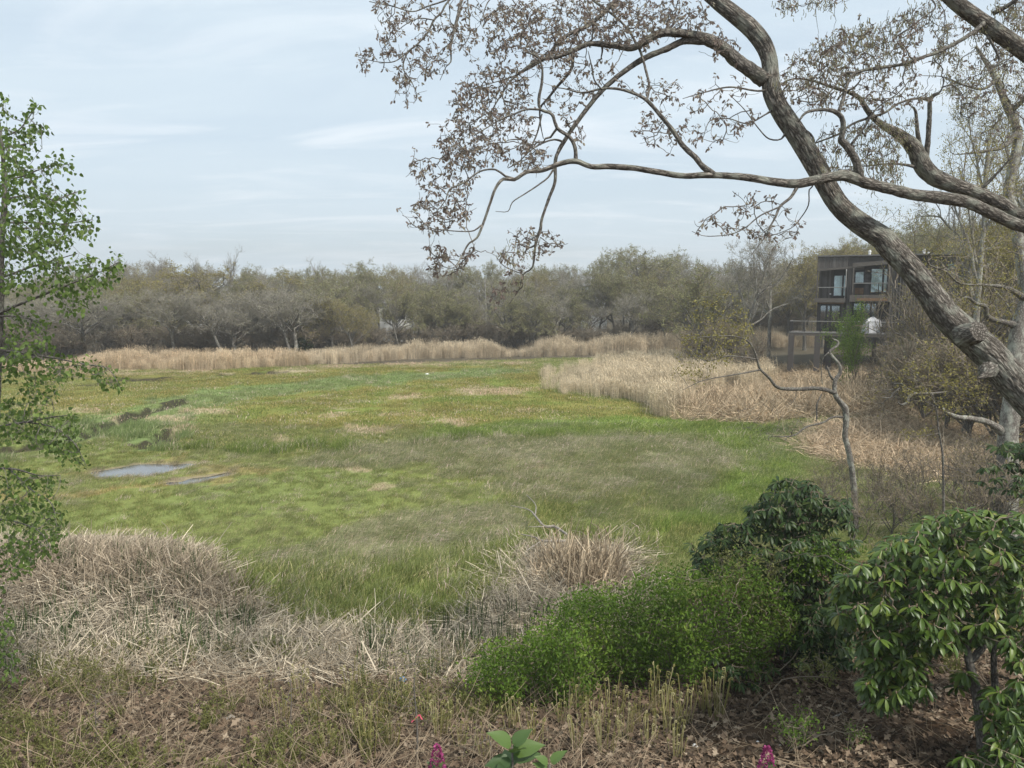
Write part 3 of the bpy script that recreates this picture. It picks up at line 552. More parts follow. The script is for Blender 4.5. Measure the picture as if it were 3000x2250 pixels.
# standing broken cattails in the middle foreground
q = rng.uniform((1600, 1670), (1800, 1740), (75, 2)); w_ = G(q[:, 0], q[:, 1]); n_ = len(q)
bc_ = [stalks(22, .42, .95, 0, .014, 1.25, .02, kink=1.5, dsd=3, tsd=.22).mesh('sp', M['straw']) for _ in range(5)]
gn_scatter('broken_cattails', bc_, np.column_stack([w_[:, 0], w_[:, 1], gz(w_[:, 0], w_[:, 1])]), rotz(n_, .9, 1.57, .12), np.column_stack([rng.uniform(.7, .95, n_)]*2+[rng.uniform(.45, 1.05, n_)]), rng.integers(0, 5, n_), np.array((.60, .50, .37))*rng.uniform(.6, 1.2, (n_, 1)), 'clump of upright broken cattails just behind the bright green bush', 'reeds')
# green cattail shoots
def shoots():
    mb = MB(); nb = 5; p = rng.normal(0, .06, (nb, 2)); h = rng.uniform(.3, .6, nb); t_ = rng.normal(0, .05, (nb, 2)); q = np.stack([np.column_stack([p+t_*s, h*s-.02]) for s in (0, .5, 1)], 1)
    tubes(mb, q, np.array([[.009, .007, .002]])*np.ones((nb, 1)), 3, var=rng.random(nb)*.6, cap=False); return mb.mesh('sh', M['grass'])
x, y = sample(2600, 11.8, 18.5, 1.1); z = zones(x, y); kp = z['straw'] & (fbm(x*.6, y*.6, 81) > .46); x, y = x[kp], y[kp]; n_ = len(x)
gn_scatter('cattail_shoots', [shoots() for _ in range(4)], np.column_stack([x, y, gz(x, y)]), rotz(n_, None, 0, .08), sc3(n_, .6, 1.15), rng.integers(0, 4, n_), np.array((.10, .15, .06))*rng.uniform(.8, 1.3, (n_, 1)), 'thin green cattail shoots coming up through the fallen stalks', 'shoots')
# leaf litter, twigs and undergrowth on the bank
def litter():
    mb = MB(); nb = 26; p = np.column_stack([rng.normal(0, .16, (nb, 2)), rng.uniform(0, .03, nb)]); a = rng.uniform(0, 6.28, nb); d = np.column_stack([np.cos(a), np.sin(a), rng.normal(0, .25, nb)])
    nr = unit(np.column_stack([rng.normal(0, .45, (nb, 2)), np.ones(nb)])); leaves(mb, p, d, rng.uniform(.06, .13, nb), LOBED, nrm=nr); return mb.mesh('li', M['litter'])
x, y = sample(9000, 5.0, 15.5, 1.25); z = zones(x, y); d_ = edge(x)+.8+.9*(fbm(x, y, 5)-.3)-y; bare_ = (x > 2.0) & (y < 9.5) & (vn(x*1.3, y*1.3, 44) > .38); kp = ((d_ > 0) & ~(bare_ & (rng.random(len(x)) < .7))) | (z['mud'] & (rng.random(len(x)) < .55)); x, y = x[kp], y[kp]; n_ = len(x)
gn_scatter('leaf_litter', [litter() for _ in range(6)], np.column_stack([x, y, gz(x, y)]), rotz(n_, None, 0, .1), sc3(n_, .8, 1.25), rng.integers(0, 6, n_), np.ones((n_, 3)), 'brown oak leaves covering the bank in the foreground', 'leaf litter')
def sprig():
    mb = MB(); nb = 4; q0 = np.zeros((nb, 2, 3)); q0[:, 1] = [0, 0, .05]; Q, Rr = spawn(q0, np.full((nb, 2), .004), 2, 0, .4, .18, .42, .45, K=5, up=.5, wander=.12, rmin=.0022); tubes(mb, Q, Rr, 3, var=.2, cap=False)
    m_ = len(Q); tt = rng.uniform(.35, 1, m_*9); b_, T_ = poly_at(np.repeat(Q, 9, 0), tt); leaves(mb, b_, unit(T_+rv(m_*9)*1.1), rng.uniform(.02, .042, m_*9), OVAL); return mb
spg = [sprig().mesh('sg', M['under']) for _ in range(5)]
x, y = sample(5200, 6.0, 14.2, 1.2); d_ = edge(x)-y; g1 = fbm(x*.7, y*.7, 91); px_, py_ = proj(x, y, gz(x, y)); kp = (d_ > -.5) & (g1 > .52) & ~((px_ > 1500) & (py_ > 2010)) ; x, y = x[kp], y[kp]; n_ = len(x)
gn_scatter('undergrowth', spg, np.column_stack([x, y, gz(x, y)]), rotz(n_, None, 0, .15), sc3(n_, .5, 1.2), rng.integers(0, 5, n_), np.ones((n_, 3)), 'low sprigs with small yellow green leaves over the leafy bank', 'undergrowth')
def dryst():
    return stalks(14, .5, .55, 0, .003, .35, .05, kink=.3).mesh('ds', M['straw'])
x, y = sample(1100, 6.0, 13.5, 1.2); kp = (edge(x)-y > -.4) & ((x < 1.5) | (rng.random(len(x)) < .3)); x, y = x[kp], y[kp]; n_ = len(x)
gn_scatter('dry_stems', [dryst() for _ in range(4)], np.column_stack([x, y, gz(x, y)]), rotz(n_, None, 0, .15), sc3(n_, .6, 1.3), rng.integers(0, 4, n_), np.array((.34, .27, .19))*rng.uniform(.6, 1.2, (n_, 1)), 'thin dry stems and twigs lying on the leafy bank', 'twigs')

# ------------------------------------------------------------------ the far wood
def bare_tree(h, spread, trunk_frac, nl, up, fuzz, buds, budmat, bark='bark_grey', twm='twig_grey', budsize=.09, lean=.05, dense=1.0, single=True):
    """returns (trunk mesh, twig mesh, bud mesh); base at the origin"""
    tr, tw, bd = MB(), MB(), MB(); K = 8; d = np.array([rng.normal(0, lean), rng.normal(0, lean), 1.0]); q = [np.zeros(3)-np.array([0, 0, .3])]; th = h*trunk_frac
    for k in range(K-1): d = d/np.linalg.norm(d)+rng.normal(0, .07, 3)*np.array([1, 1, .2]); q.append(q[-1]+d/np.linalg.norm(d)*(th*1.35+.3)/(K-1))
    T0 = np.array(q)[None]; r0 = h*.0165; R0 = (r0*np.linspace(1, .45, K))[None]; R0[0, 0] *= 1.5; tubes(tr, T0, R0, 7, var=.5, cap=False)
    L1, R1 = spawn(T0, R0, nl, .45, 1.0, spread*.62, spread*1.05, .85, K=7, rfac=.62, wander=.16, up=up, shrink=.25); tubes(tr, L1, R1, 5, var=.5, cap=False)
    L2, R2 = spawn(L1, R1, 5, .25, 1.0, spread*.30, spread*.58, .75, K=6, rfac=.6, wander=.2, up=up*.8, shrink=.3, rmin=.012); tubes(tr, L2, R2, 4, var=.5, cap=False)
    L3, R3 = spawn(L2, R2, int(5*dense), .25, 1.0, spread*.16, spread*.32, .7, K=5, rfac=.6, wander=.22, up=up*.6, shrink=.3, rmin=.009); tubes(tw, L3, R3, 3, var=rng.random(len(L3)), cap=False)
    L4, R4 = spawn(L3, R3, 4, .2, 1.0, spread*.07, spread*.17, .65, K=3, rfac=.7, wander=.2, up=up*.4, shrink=.2, rmin=.006); tubes(tw, L4, R4, 3, var=rng.random(len(L4)), cap=False)
    m_ = fuzz; idx = rng.integers(0, len(L4), m_); b_, T_ = poly_at(L4[idx], rng.uniform(.1, 1, m_)); dd = unit(T_+rv(m_)*.7); ln = rng.uniform(.15, .5, m_)[:, None]*h/10; w_ = unit(np.cross(dd, rv(m_)))*.006
    V = np.stack([b_-w_, b_+w_, b_+dd*ln], 1); tw.add(V.reshape(-1, 3), t=np.arange(m_*3).reshape(-1, 3), var=np.repeat(rng.random(m_), 3))
    if buds:
        idx = rng.integers(0, len(L4), buds); b_, T_ = poly_at(L4[idx], rng.uniform(.3, 1, buds)); leaves(bd, b_+rv(buds)*.12, rv(buds), rng.uniform(.5, 1.3, buds)*budsize, DIAM)
    bb = np.concatenate([v for v in tr.v+tw.v]); top = np.percentile(bb[:, 2], 99.7)
    return tr.mesh('trunk', M[bark], smooth=True), tw.mesh('twigs', M[twm]), (bd.mesh('buds', M[budmat]) if buds else None), top
KINDS = {}
def kind(name, cnt, **kw): KINDS[name] = [bare_tree(**kw) for _ in range(cnt)]
kind('grey', 4, h=10, spread=4.2, trunk_frac=.45, nl=11, up=.16, fuzz=9000, buds=4000, budmat='budgrey')
kind('olive', 4, h=10, spread=4.4, trunk_frac=.42, nl=12, up=.12, fuzz=6500, buds=8000, budmat='budgreen', twm='twig_brown', bark='bark_limb', budsize=.13)
kind('yellow', 3, h=9, spread=4.4, trunk_frac=.40, nl=12, up=.12, fuzz=4000, buds=9000, budmat='budyellow', twm='twig_brown', bark='bark_limb', budsize=.10)
kind('bare', 3, h=12, spread=4.0, trunk_frac=.55, nl=8, up=.35, fuzz=1500, buds=0, budmat='budgrey', dense=.7)
kind('shrub', 4, h=3.2, spread=2.0, trunk_frac=.12, nl=12, up=.35, fuzz=2600, buds=700, budmat='budgrey', twm='twig_brown', bark='bark_limb', budsize=.05)
kind('sparse', 4, h=3.2, spread=2.2, trunk_frac=.12, nl=9, up=.3, fuzz=300, buds=1100, budmat='budyellow', twm='twig_brown', bark='bark_limb', budsize=.04, dense=.7)
kind('twiggy', 4, h=3.2, spread=2.3, trunk_frac=.12, nl=8, up=.25, fuzz=250, buds=420, budmat='budyellow', twm='twig_brown', bark='bark_limb', budsize=.045, dense=.6)
kind('budshrub', 3, h=3.2, spread=2.0, trunk_frac=.15, nl=12, up=.25, fuzz=1800, buds=3200, budmat='budyellow', twm='twig_brown', bark='bark_limb', budsize=.055)
def put_tree(kd, x, y, height, label, group=None, cat='tree', name=None, wide=1.0, v=None):
    tm, wm, bm, top = KINDS[kd][rng.integers(len(KINDS[kd])) if v is None else v]; z = float(gz(x, y)); s = height/top
    o = thing(name or {'grey': 'grey_tree', 'olive': 'olive_tree', 'yellow': 'budding_tree', 'bare': 'bare_tree', 'shrub': 'bare_shrub', 'sparse': 'bare_shrub', 'twiggy': 'bare_shrub', 'budshrub': 'budding_shrub'}[kd], (x, y, z), label, cat, group)
    o.scale = (s*wide, s*wide, s); o.rotation_euler = (0, 0, rng.uniform(0, 6.28))
    for nm, me in (('trunk', tm), ('twigs', wm), ('buds', bm)):
        if me is None: continue
        c = bpy.data.objects.new(nm, me); COL.objects.link(c); c.parent = o
        if nm != 'trunk': c['kind'] = 'stuff'
    return o
def top_h(px, py, Y): p = P(px, py, Y); return p[0], float(p[2]-gz(p[0], Y))
SKY = np.array(O([(-400,575),(0,580),(140,575),(250,566),(330,560),(420,570),(490,568),(560,574),(620,568),(690,566),(730,580),(800,572),(850,564),(960,566),(1000,572),(1100,566),(1200,568),(1260,566),(1310,552),(1370,556),(1430,540),(1480,546),(1500,566),(1560,560),(1700,556),(1760,548),(1850,510),(2000,490),(2212,465),(2700,450)]))
LBL = {'grey': 'grey leafless tree in the wood beyond the reeds', 'olive': 'olive budded tree in the wood beyond the reeds', 'yellow': 'yellow budded tree in the far wood', 'bare': 'thin bare tree in the far wood'}
WHITE = [(1155, 40), (565, 45), (1745, 14)]
cnt = 0
for row, (Y0, dpy, n_) in enumerate([(74, 78, 48), (79, 58, 50), (86, 40, 52), (95, 24, 52), (106, 10, 52), (120, 0, 52), (138, 2, 44)]):
    for j in range(n_):
        px = -700+(4300)*(j+rng.uniform(.1, .9))/n_; Y_ = Y0+rng.uniform(-2.5, 3.5)+(11*float(ss(px, 800, 1500)))*(row < 3)
        py = np.interp(px, SKY[:, 0], SKY[:, 1])+dpy+rng.uniform(-6, 26)
        if px > 2300: py -= .75*dpy
        if 2300 < px < 3050 and Y_ < 80: Y_ += 12
        if row < 4 and any(abs(px-c) < w and rng.random() < .5 for c, w in WHITE): continue
        x, h = top_h(px, py, Y_)
        if h < 3: continue
        left = px < 900
        kd = rng.choice(['grey', 'olive', 'yellow', 'bare'], p=[.62, .24, .06, .08] if (left and row < 3) else ([.35, .5, .10, .05] if row < 4 else [.38, .42, .08, .12]))
        if px > 2300: kd = rng.choice(['olive', 'yellow', 'grey'], p=[.5, .3, .2])
        lb = LBL[kd]
        if px > 2300:
            wh = ('just behind', 'farther behind', 'far behind')[0 if row < 3 else 1 if row < 5 else 2]; lb = {'olive': 'olive brown tree ', 'yellow': 'yellow budding tree ', 'grey': 'grey tree '}[kd]+wh+' the stilt house'+(', left' if px < 2720 else ', right')+' of the leaning trunk'
        elif row < 2: lb = lb.replace('in the wood beyond the reeds', 'at the front of the wood by the reeds').replace('in the far wood', 'at the front of the far wood').replace('among the far wood', 'at the front of the far wood')
        elif row > 4: lb = lb.replace('in the wood beyond the reeds', 'at the back of the wood on the skyline').replace('in the far wood', 'at the back of the far wood').replace('among the far wood', 'on the skyline of the far wood')
        if px <= 2300:
            sect = [(120, 'left of the poplar trunk'), (420, 'behind the poplar leaves'), (720, 'by the left gap'), (1020, 'behind the left reeds'), (1300, 'below the hanging oak tips'), (1640, 'near the pale broken trunk'), (1960, 'below the domed tree'), (2301, 'left of the stilt house')]
            lb = lb.replace(' beyond the reeds', '')+', '+next(nm for lim, nm in sect if px < lim)
        gp = lb.split(',')[0]; lb = lb.replace(' at the front of the far wood,', ' fronting the wood,').replace(' at the back of the far wood', ' in the rear wood').replace(' at the front of the wood by the reeds,', ' fronting the wood,').replace(' on the skyline,', ',').replace(' at the back of the wood', ' in the rear wood')
        put_tree(kd, x, Y_, h, lb, gp.replace('tree', 'trees', 1), wide=min(1.35, max(.9, 8.5/h))); cnt += 1
SPEC = [('yellow', 560, 775, 82, 'round yellow green crown left of centre in the far wood', 1.6), ('yellow', 800, 800, 83, 'low wide yellow green crown right of the round one', 1.8), ('bare', 665, 718, 104, 'tallest bare tree breaking the skyline left of centre', 1.0), ('bare', 445, 738, 100, 'bushy bare skyline tree behind the poplar tip', 1.25),
        ('bare', 340, 742, 112, 'small bare skyline tree nearest the poplar', 1.0), ('bare', 560, 740, 118, 'faint bare tree on the skyline above the round yellow crown', 1.0), ('bare', 945, 752, 118, 'thin spreading bare tree on the skyline beside the low dip', 1.2), ('olive', 1775, 728, 112, 'small round topped tree standing clear on the skyline', 1.0),
        ('olive', 1930, 720, 98, 'big domed tree at the right end of the far wood', 1.7), ('olive', 1115, 762, 108, 'domed olive tree on the skyline above the white house', 1.5), ('grey', 690, 860, 73, 'pale grey many limbed tree behind the left reeds', 1.6), ('grey', 850, 850, 74, 'pale spreading tree in front of the wood right of the many limbed one', 1.5),
        ('grey', 230, 855, 73, 'grey spreading tree at the left foot of the wood', 1.5), ('grey', 2180, 682, 62, 'large pale leafless tree left of the stilt house', 1.0), ('bare', 2265, 665, 64, 'tall thin bare tree close left of the stilt house', 1.1), ('olive', 2060, 770, 68, 'reddish brown tree between the wood and the pale tree', 1.3),
        ('grey', 1540, 850, 92, 'tree with a pale broken trunk in the middle of the wood', .9), ('yellow', 2370, 720, 80, 'yellow green tree just behind the left corner of the house', 1.2)]
for kd, px, py, Y_, lb, wd in SPEC:
    x, h = top_h(px, py, Y_); put_tree(kd, x, Y_, h, lb, wide=wd*min(1.2, 9/h))
for j in range(64):
    px = -600+4000*(j+rng.random())/64; fy = np.interp(px, FRONT[:, 0], FRONT[:, 1]); Y_ = float(G(px, fy)[1])+5.5+rng.uniform(0, 5); x = (px-1500)/FPX*Y_
    if 2330 < px < 2700: continue
    put_tree('shrub', x, Y_, rng.uniform(2.4, 4.2), 'dark shrub at the foot of the wood, '+('behind the poplar' if px < 400 else 'left of the white house' if px < 1100 else 'near the pale broken trunk' if px < 1750 else 'left of the stilt house' if px < 2350 else 'behind the stilt house'), 'shrubs at the foot of the far wood', 'shrub', wide=1.7)
# evergreen shrubs glimpsed at the left
def leafy(name, cx, cy, h, w, n_, mat, label, cat='shrub', size=.1, tpl=DIAM, group=None, shape=.5):
    z = float(gz(cx, cy)); o = thing(name, (cx, cy, z), label, cat, group); q0 = np.array([[[cx, cy, z-.1], [cx, cy, z+h*.25]]]); st, lf = MB(), MB()
    Q, Rr = spawn(q0, np.full((1, 2), h*.012), 12, 0, .8, h*.5, h*.95, .45, K=7, up=.3, wander=.13, shrink=.3); tubes(st, Q, Rr, 4, cap=False); Q2, R2 = spawn(Q, Rr, 7, .25, 1, h*.2, h*.42, .75, K=5, wander=.2, up=.08, rmin=.003); tubes(st, Q2, R2, 3, cap=False)
    m_ = n_; idx = rng.integers(0, len(Q2), m_); b_, T_ = poly_at(Q2[idx], rng.uniform(.1, 1, m_)); b_ = b_+rng.normal(0, h*.035, (m_, 3)); c = np.array([cx, cy, z]); 
    leaves(lf, b_, unit(T_+rv(m_)), rng.uniform(.6, 1.3, m_)*size, tpl)
    for mbx in (st, lf):
        for v in mbx.v: v[:, :2] = c[:2]+(v[:, :2]-c[:2])*w
    st.build('stems', M['twig_brown'], o); lf.build('foliage', M[mat], o); return o
for px, Y_, h, lb in ((505, 79, 4.4, 'dark green evergreen shrub in the gap left of centre of the wood'), (410, 77, 2.8, 'low dark green bush under the left trees'), (880, 76, 2.4, 'small dark cedar at the reed edge right of the left reeds'), (470, 83, 4.8, 'deep green ivy covered thicket behind the rail')):
    leafy('evergreen_shrub', (px-1500)/FPX*Y_, Y_, h, 1.2, 5000, 'rhodo_dark', lb, size=.16)
# guard rail in the gap
Y_ = 84.0; o = thing('guard_rail', ((440-1500)/FPX*Y_, Y_, float(gz(-39, 84))), 'thin pale guard rail seen through the gap in the left trees', 'rail'); mb = MB(); x0, x1 = (330-1500)/FPX*Y_, (530-1500)/FPX*Y_; zr = float(P(450, 953, Y_)[2])
box(mb, x0, x1, Y_, Y_+.06, zr-.08, zr+.08); mb.build('rail', M['gutter'], o)
for j in range(6): mb = MB(); xx = x0+.3+j*(x1-x0-.6)/5; box(mb, xx-.06, xx+.06, Y_+.06, Y_+.18, float(gz(xx, Y_))-.1, zr+.06); mb.build('post', M['trim'], o)
# white houses glimpsed between the trees
def far_house(px, py, Y_, w, h, lb):
    x = (px-1500)/FPX*Y_; zt = float(P(px, py, Y_)[2]); zb = float(gz(x, Y_))-.5; o = thing('far_house', (x, Y_, zb), lb, 'house'); mb = MB(); box(mb, x-w/2, x+w/2, Y_, Y_+6, zb, zt); mb.build('wall', M['white'], o)
    mb = MB(); e = .35; mb.add([(x-w/2-e, Y_-e, zt+.003), (x+w/2+e, Y_-e, zt+.003), (x+w/2+e, Y_+6+e, zt+.003), (x-w/2-e, Y_+6+e, zt+.003), (x-w/2-e, Y_+3, zt+h), (x+w/2+e, Y_+3, zt+h)], q=[(0, 1, 5, 4), (2, 3, 4, 5), (0, 3, 2, 1)], t=[(0, 4, 3), (1, 2, 5)]); mb.build('roof', M['roof_grey'], o)
    for k in (-.25, .25):
        mb = MB(); xx = x+k*w; box(mb, xx-.5, xx+.5, Y_-.05, Y_-.003, zt-1.9, zt-.7); f = mb.build('window', M['frame'], o); mb = MB(); box(mb, xx-.4, xx+.4, Y_-.07, Y_-.053, zt-1.8, zt-.8); mb.build('pane', M['glass'], f)
far_house(1155, 890, 97, 3.6, .5, 'white house showing through the middle of the far wood'); far_house(560, 888, 96, 4.5, .6, 'white house showing behind the round yellow green crown'); far_house(1745, 838, 104, 3.0, .5, 'small white house high up in the right of the wood')
far_house(2860, 715, 84, 2.6, 1.0, 'white dormer house just above the long roof of the stilt house')

mb = MB(); box(mb, -400, 400, -60, 700, -4, 45); hz = mb.build('haze', None); tag(hz, 'thin pale haze in the air over the marsh', 'haze', kind='stuff')
hm = bpy.data.materials.new('haze'); hm.use_nodes = True; hn = hm.node_tree.nodes; hn.clear(); ho = hn.new('ShaderNodeOutputMaterial'); hv = hn.new('ShaderNodeVolumePrincipled'); hv.inputs['Density'].default_value = .0010; hv.inputs['Color'].default_value = (.95, .95, .94, 1); hv.inputs['Anisotropy'].default_value = .2
hm.node_tree.links.new(hv.outputs[0], ho.inputs['Volume']); hz.data.materials.append(hm)

# ------------------------------------------------------------------ the stilt house at the right
HA = R(25); HO = np.array([(2397-1500)/FPX*60, 60.0]); HX = np.array([math.cos(HA), -math.sin(HA)]); HY = np.array([math.sin(HA), math.cos(HA)])
def SP_(px, py, off=0.0):
    dx, dy, dz = ray(px, py); o_ = HO+HY*off; A_ = np.array([[dx, -HX[0]], [dy, -HX[1]]]); t, s = np.linalg.solve(A_, o_); return s, CAMH+dz*t
def HB(a, b, off=0.0): return SP_(2300+.1808*a, 700+.1808*b, off)
house = thing('stilt_house', (HO[0], HO[1], 0), 'dark weathered wood house on stilts with sliding doors and a deck', 'house'); house.rotation_euler = (0, 0, -HA)
def hbuild(mb, name, mat, parent=None, smooth=False):
    me = mb.mesh(name, M[mat], (0, 0, 0), smooth); o = bpy.data.objects.new(name, me); COL.objects.link(o); o.parent = parent or house; return o
def hbox(name, mat, x0, x1, y0, y1, z0, z1, parent=None, var=.5): m_ = MB(); box(m_, x0, x1, y0, y1, z0, z1, var); return hbuild(m_, name, mat, parent)
def hs_(a, off=0.0): return HB(a, 900, off)[0]
def hz_(b, a=525, off=0.0): return HB(a, b, off)[1]
sL = hs_(525); sM = hs_(1000); sP = hs_(1085); sR = hs_(1660); sE = SP_(3060, 800)[0]
zTop = hz_(270); zF2 = hz_(960); zF1 = hz_(1500); zG2 = zF2-.32
# core volume
hbox('wall', 'wood', sL, sR, 1.2, 9, zF1, zTop-.12, var=.15)
hbox('wing_wall', 'wood', sR+.003, sE, .9, 8.8, zF1+.4, zTop-.10, var=.3)
hbox('roof', 'roof_grey', sL-.12, sE+.1, -.12, 9.2, zTop-.10, zTop)
def boards(name, x0, x1, y0, y1, zb0, zb1, zt0, zt1, w, lo=.2, hi=.8):
    m_ = MB(); xx = x0
    while xx < x1-.02:
        ww = min(w*rng.uniform(.7, 1.3), x1-xx); t = (xx-x0)/(x1-x0); b_, tt = zb0+(zb1-zb0)*t, zt0+(zt1-zt0)*t; box(m_, xx+.008, xx+ww-.008, y0-rng.uniform(0, .015), y1, b_, tt, rng.uniform(lo, hi)); xx += ww
    o = hbuild(m_, name, 'wood'); o['kind'] = 'stuff'; return o
boards('cladding_boards', sL, sM, .0, 1.19, hz_(500), hz_(458, 1000), zTop-.13, zTop-.13, .16)                # upper left face
boards('cladding_boards', sM+.01, sR, .05, 1.19, hz_(440, 1000), hz_(400, 1660), zTop-.13, zTop-.13, .5, .0, .25)
boards('cladding_boards', sL, hs_(770, 1.1), 1.10, 1.19, zF2, zF2, hz_(505), hz_(490), .15)
boards('cladding_boards', sM, sP, .02, 1.19, zF1, zF1, hz_(445, 1040), hz_(440, 1040), .17)
boards('cladding_boards', hs_(1275, 1.0), hs_(1365, 1.0), 1.0, 1.19, zF2, zF2, hz_(430, 1300), hz_(420, 1300), .15)
boards('cladding_boards', sL, hs_(575), .30, 1.19, zF1, zF1, zG2, zG2, .17); boards('cladding_boards', hs_(915), sM-.005, .30, 1.19, zF1, zF1, zG2, zG2, .17)
boards('cladding_boards', sR+.18, sR+2.4, .55, .89, zF1-.3, zF1-.3, zTop-.7, zTop-.7, .26, .3, .9); boards('cladding_boards', sR+2.45, sE, .7, .89, zF1-.3, zF1-.3, zTop-.13, zTop-.13, .19, .25, .75)
m_ = MB(); xx = sR+.2
while xx < sR+2.3: box(m_, xx, xx+.06, .46, .54, zF1, zTop-.75, .9); xx += .2
hbuild(m_, 'battens', 'wood')['kind'] = 'stuff'
def slope(name, mat, a0, b0, a1, b1, th, y0, y1):
    (s0, z0), (s1, z1) = HB(a0, b0), HB(a1, b1); m_ = MB(); v = [(s0, y0, z0-th), (s1, y0, z1-th), (s1, y1, z1-th), (s0, y1, z0-th), (s0, y0, z0), (s1, y0, z1), (s1, y1, z1), (s0, y1, z0)]
    m_.add(v, q=[(0,3,2,1),(4,5,6,7),(0,1,5,4),(1,2,6,5),(2,3,7,6),(3,0,4,7)]); return hbuild(m_, name, mat)
slope('fascia', 'trim', 520, 492, 1283, 425, .16, -.10, -.006); slope('fascia', 'trim', 1100, 392, 1668, 345, .30, -.14, -.02); slope('lintel', 'trim', 1110, 455, 1283, 440, .22, .3, 1.19)
hbox('corner_post', 'trim', sR, sR+.16, -.12, 1.1, zF2, zTop-.5); hbox('corner_post', 'trim', hs_(1080), hs_(1105), -.12, -.0, zF2, hz_(440, 1090)); hbox('corner_post', 'trim', sL-.10, sL-.003, -.05, .10, zF2, zTop-.14)
hbox('floor_band', 'trim', hs_(485), hs_(985), -.30, 1.19, zG2, zF2+.0); hbox('floor_band', 'trim', hs_(1050), sR+.3, -.42, 1.19, hz_(1015, 1100), hz_(905, 1100)); hbox('soffit', 'wood_brown', hs_(1170), sR, -.44, -.423, hz_(1003, 1300), hz_(960, 1300)); hbox('soffit', 'wood_brown', hs_(555), hs_(960), .1, .29, zG2-.12, zG2-.003)
def door(a0, a1, b0, b1, off, curtain, mull, nm='sliding_door'):
    s0, s1 = hs_(a0, off), hs_(a1, off); z1 = HB((a0+a1)/2, b0, off)[1]; z0 = HB((a0+a1)/2, b1, off)[1]; m_ = MB(); f = .07
    xs_ = [s0]+[s0+(s1-s0)*t for t in mull]+[s1]
    for k, xx in enumerate(xs_): box(m_, xx-(f if k else 0), xx+(f if k < len(xs_)-1 else 0), off-.05, off+.03, z0, z1)
    for k in range(len(xs_)-1):
        l_, r_ = xs_[k]+f+.001, xs_[k+1]-f-.001; box(m_, l_, r_, off-.05, off+.03, z0, z0+.1); box(m_, l_, r_, off-.05, off+.03, z1-.1, z1)
    fr = hbuild(m_, nm, 'frame')
    for k in range(len(xs_)-1): hbox('pane', 'glass', xs_[k]+f+.004, xs_[k+1]-f-.004, off-.012, off, z0+.104, z1-.104, fr)
    if curtain:
        m_ = MB(); n2 = 46; xx = np.linspace(s0+.09, s1-.09, n2); yy = off+.05+.03*np.sin(np.arange(n2)*1.9)+.015*np.sin(np.arange(n2)*.7); m_.add(np.vstack([np.column_stack([xx, yy, np.full(n2, z0+.05)]), np.column_stack([xx, yy, np.full(n2, z1-.05)])]), q=[(j, j+1, n2+j+1, n2+j) for j in range(n2-1)]); hbuild(m_, 'curtain', 'curtain', fr)
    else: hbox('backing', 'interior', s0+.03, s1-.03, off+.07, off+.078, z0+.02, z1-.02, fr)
    return fr
door(770, 992, 575, 938, 1.08, True, [.72]); door(1110, 1277, 515, 728, 1.0, True, [], 'window'); door(1368, 1655, 465, 882, 1.0, True, [.72])
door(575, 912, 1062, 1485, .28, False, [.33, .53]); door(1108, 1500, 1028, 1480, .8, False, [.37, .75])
hbox('lower_panel', 'wood_brown', hs_(1118, 1.0), hs_(1272, 1.0), .93, 1.05, hz_(895, 1200, 1), hz_(792, 1200, 1)); hbox('window_rail', 'dark_metal', hs_(1112, 1.0), hs_(1275, 1.0), .88, .925, hz_(792, 1200, 1)+.003, hz_(776, 1200, 1))
hbox('sconce', 'white', hs_(720, 1.05), hs_(745, 1.05), 1.02, 1.09, hz_(900, 730, 1), hz_(882, 730, 1)); hbox('sconce', 'white', hs_(955, .25), hs_(985, .25), .2, .29, hz_(1440, 970), hz_(1418, 970))
# wing window and lights
fr = door(0, 1, 0, 1, .0, False, []) if False else None
def wing_window(px0, px1, py0, py1):
    off = .66; s0, z1 = SP_(px0, py0, off); s1, z0 = SP_(px1, py1, off); f = hbox('window', 'frame', s0, s1, off, off+.03, z0, z1); hbox('pane', 'glass', s0+.08, s1-.08, off-.03, off-.02, z0+.08, z1-.08, f); hbox('curtain', 'curtain', s0+.08, s1-.08, off-.012, off-.002, z0+.08, z1-.08, f)
wing_window(2889, 2931, 765, 810); wing_window(2774, 2800, 770, 792)
s0, z0 = SP_(2976, 752, .6); hbox('sconce', 'white', s0-.2, s0+.2, .55, .69, z0-.1, z0+.1)
# gutter pipe
m_ = MB(); a_, zt_ = HB(996, 490, -.1); _, zb_ = HB(996, 930, -.1); a2, z2 = HB(972, 948, -.1); pts, rr = catmull([(a_, -.15, zt_), (a_, -.15, (zt_+zb_)/2), (a_, -.15, zb_+.1), (a2, -.2, z2+.05), (a2-.03, -.25, z2-.15)], [.04]*5, .15); tubes(m_, pts, rr, 8); hbuild(m_, 'downspout', 'gutter', smooth=True)
def pipe(px, py0, off, h, r=.09):
    s, z = SP_(px, 742, off); m_ = MB(); tubes(m_, np.array([(s, off, zTop-.05), (s, off, zTop+h*.6), (s, off, zTop+h)]), np.array([r, r, r]), 10); tubes(m_, np.array([(s, off, zTop+h*.62), (s, off, zTop+h*.75)]), np.array([r*1.35, r*1.35]), 10); hbuild(m_, 'roof_vent', 'white', smooth=False)
pipe(2548, 0, 2, .45); pipe(2707, 0, 2.5, .45); pipe(2877, 0, 2, .4); pipe(2720, 0, 3, .25, .06)
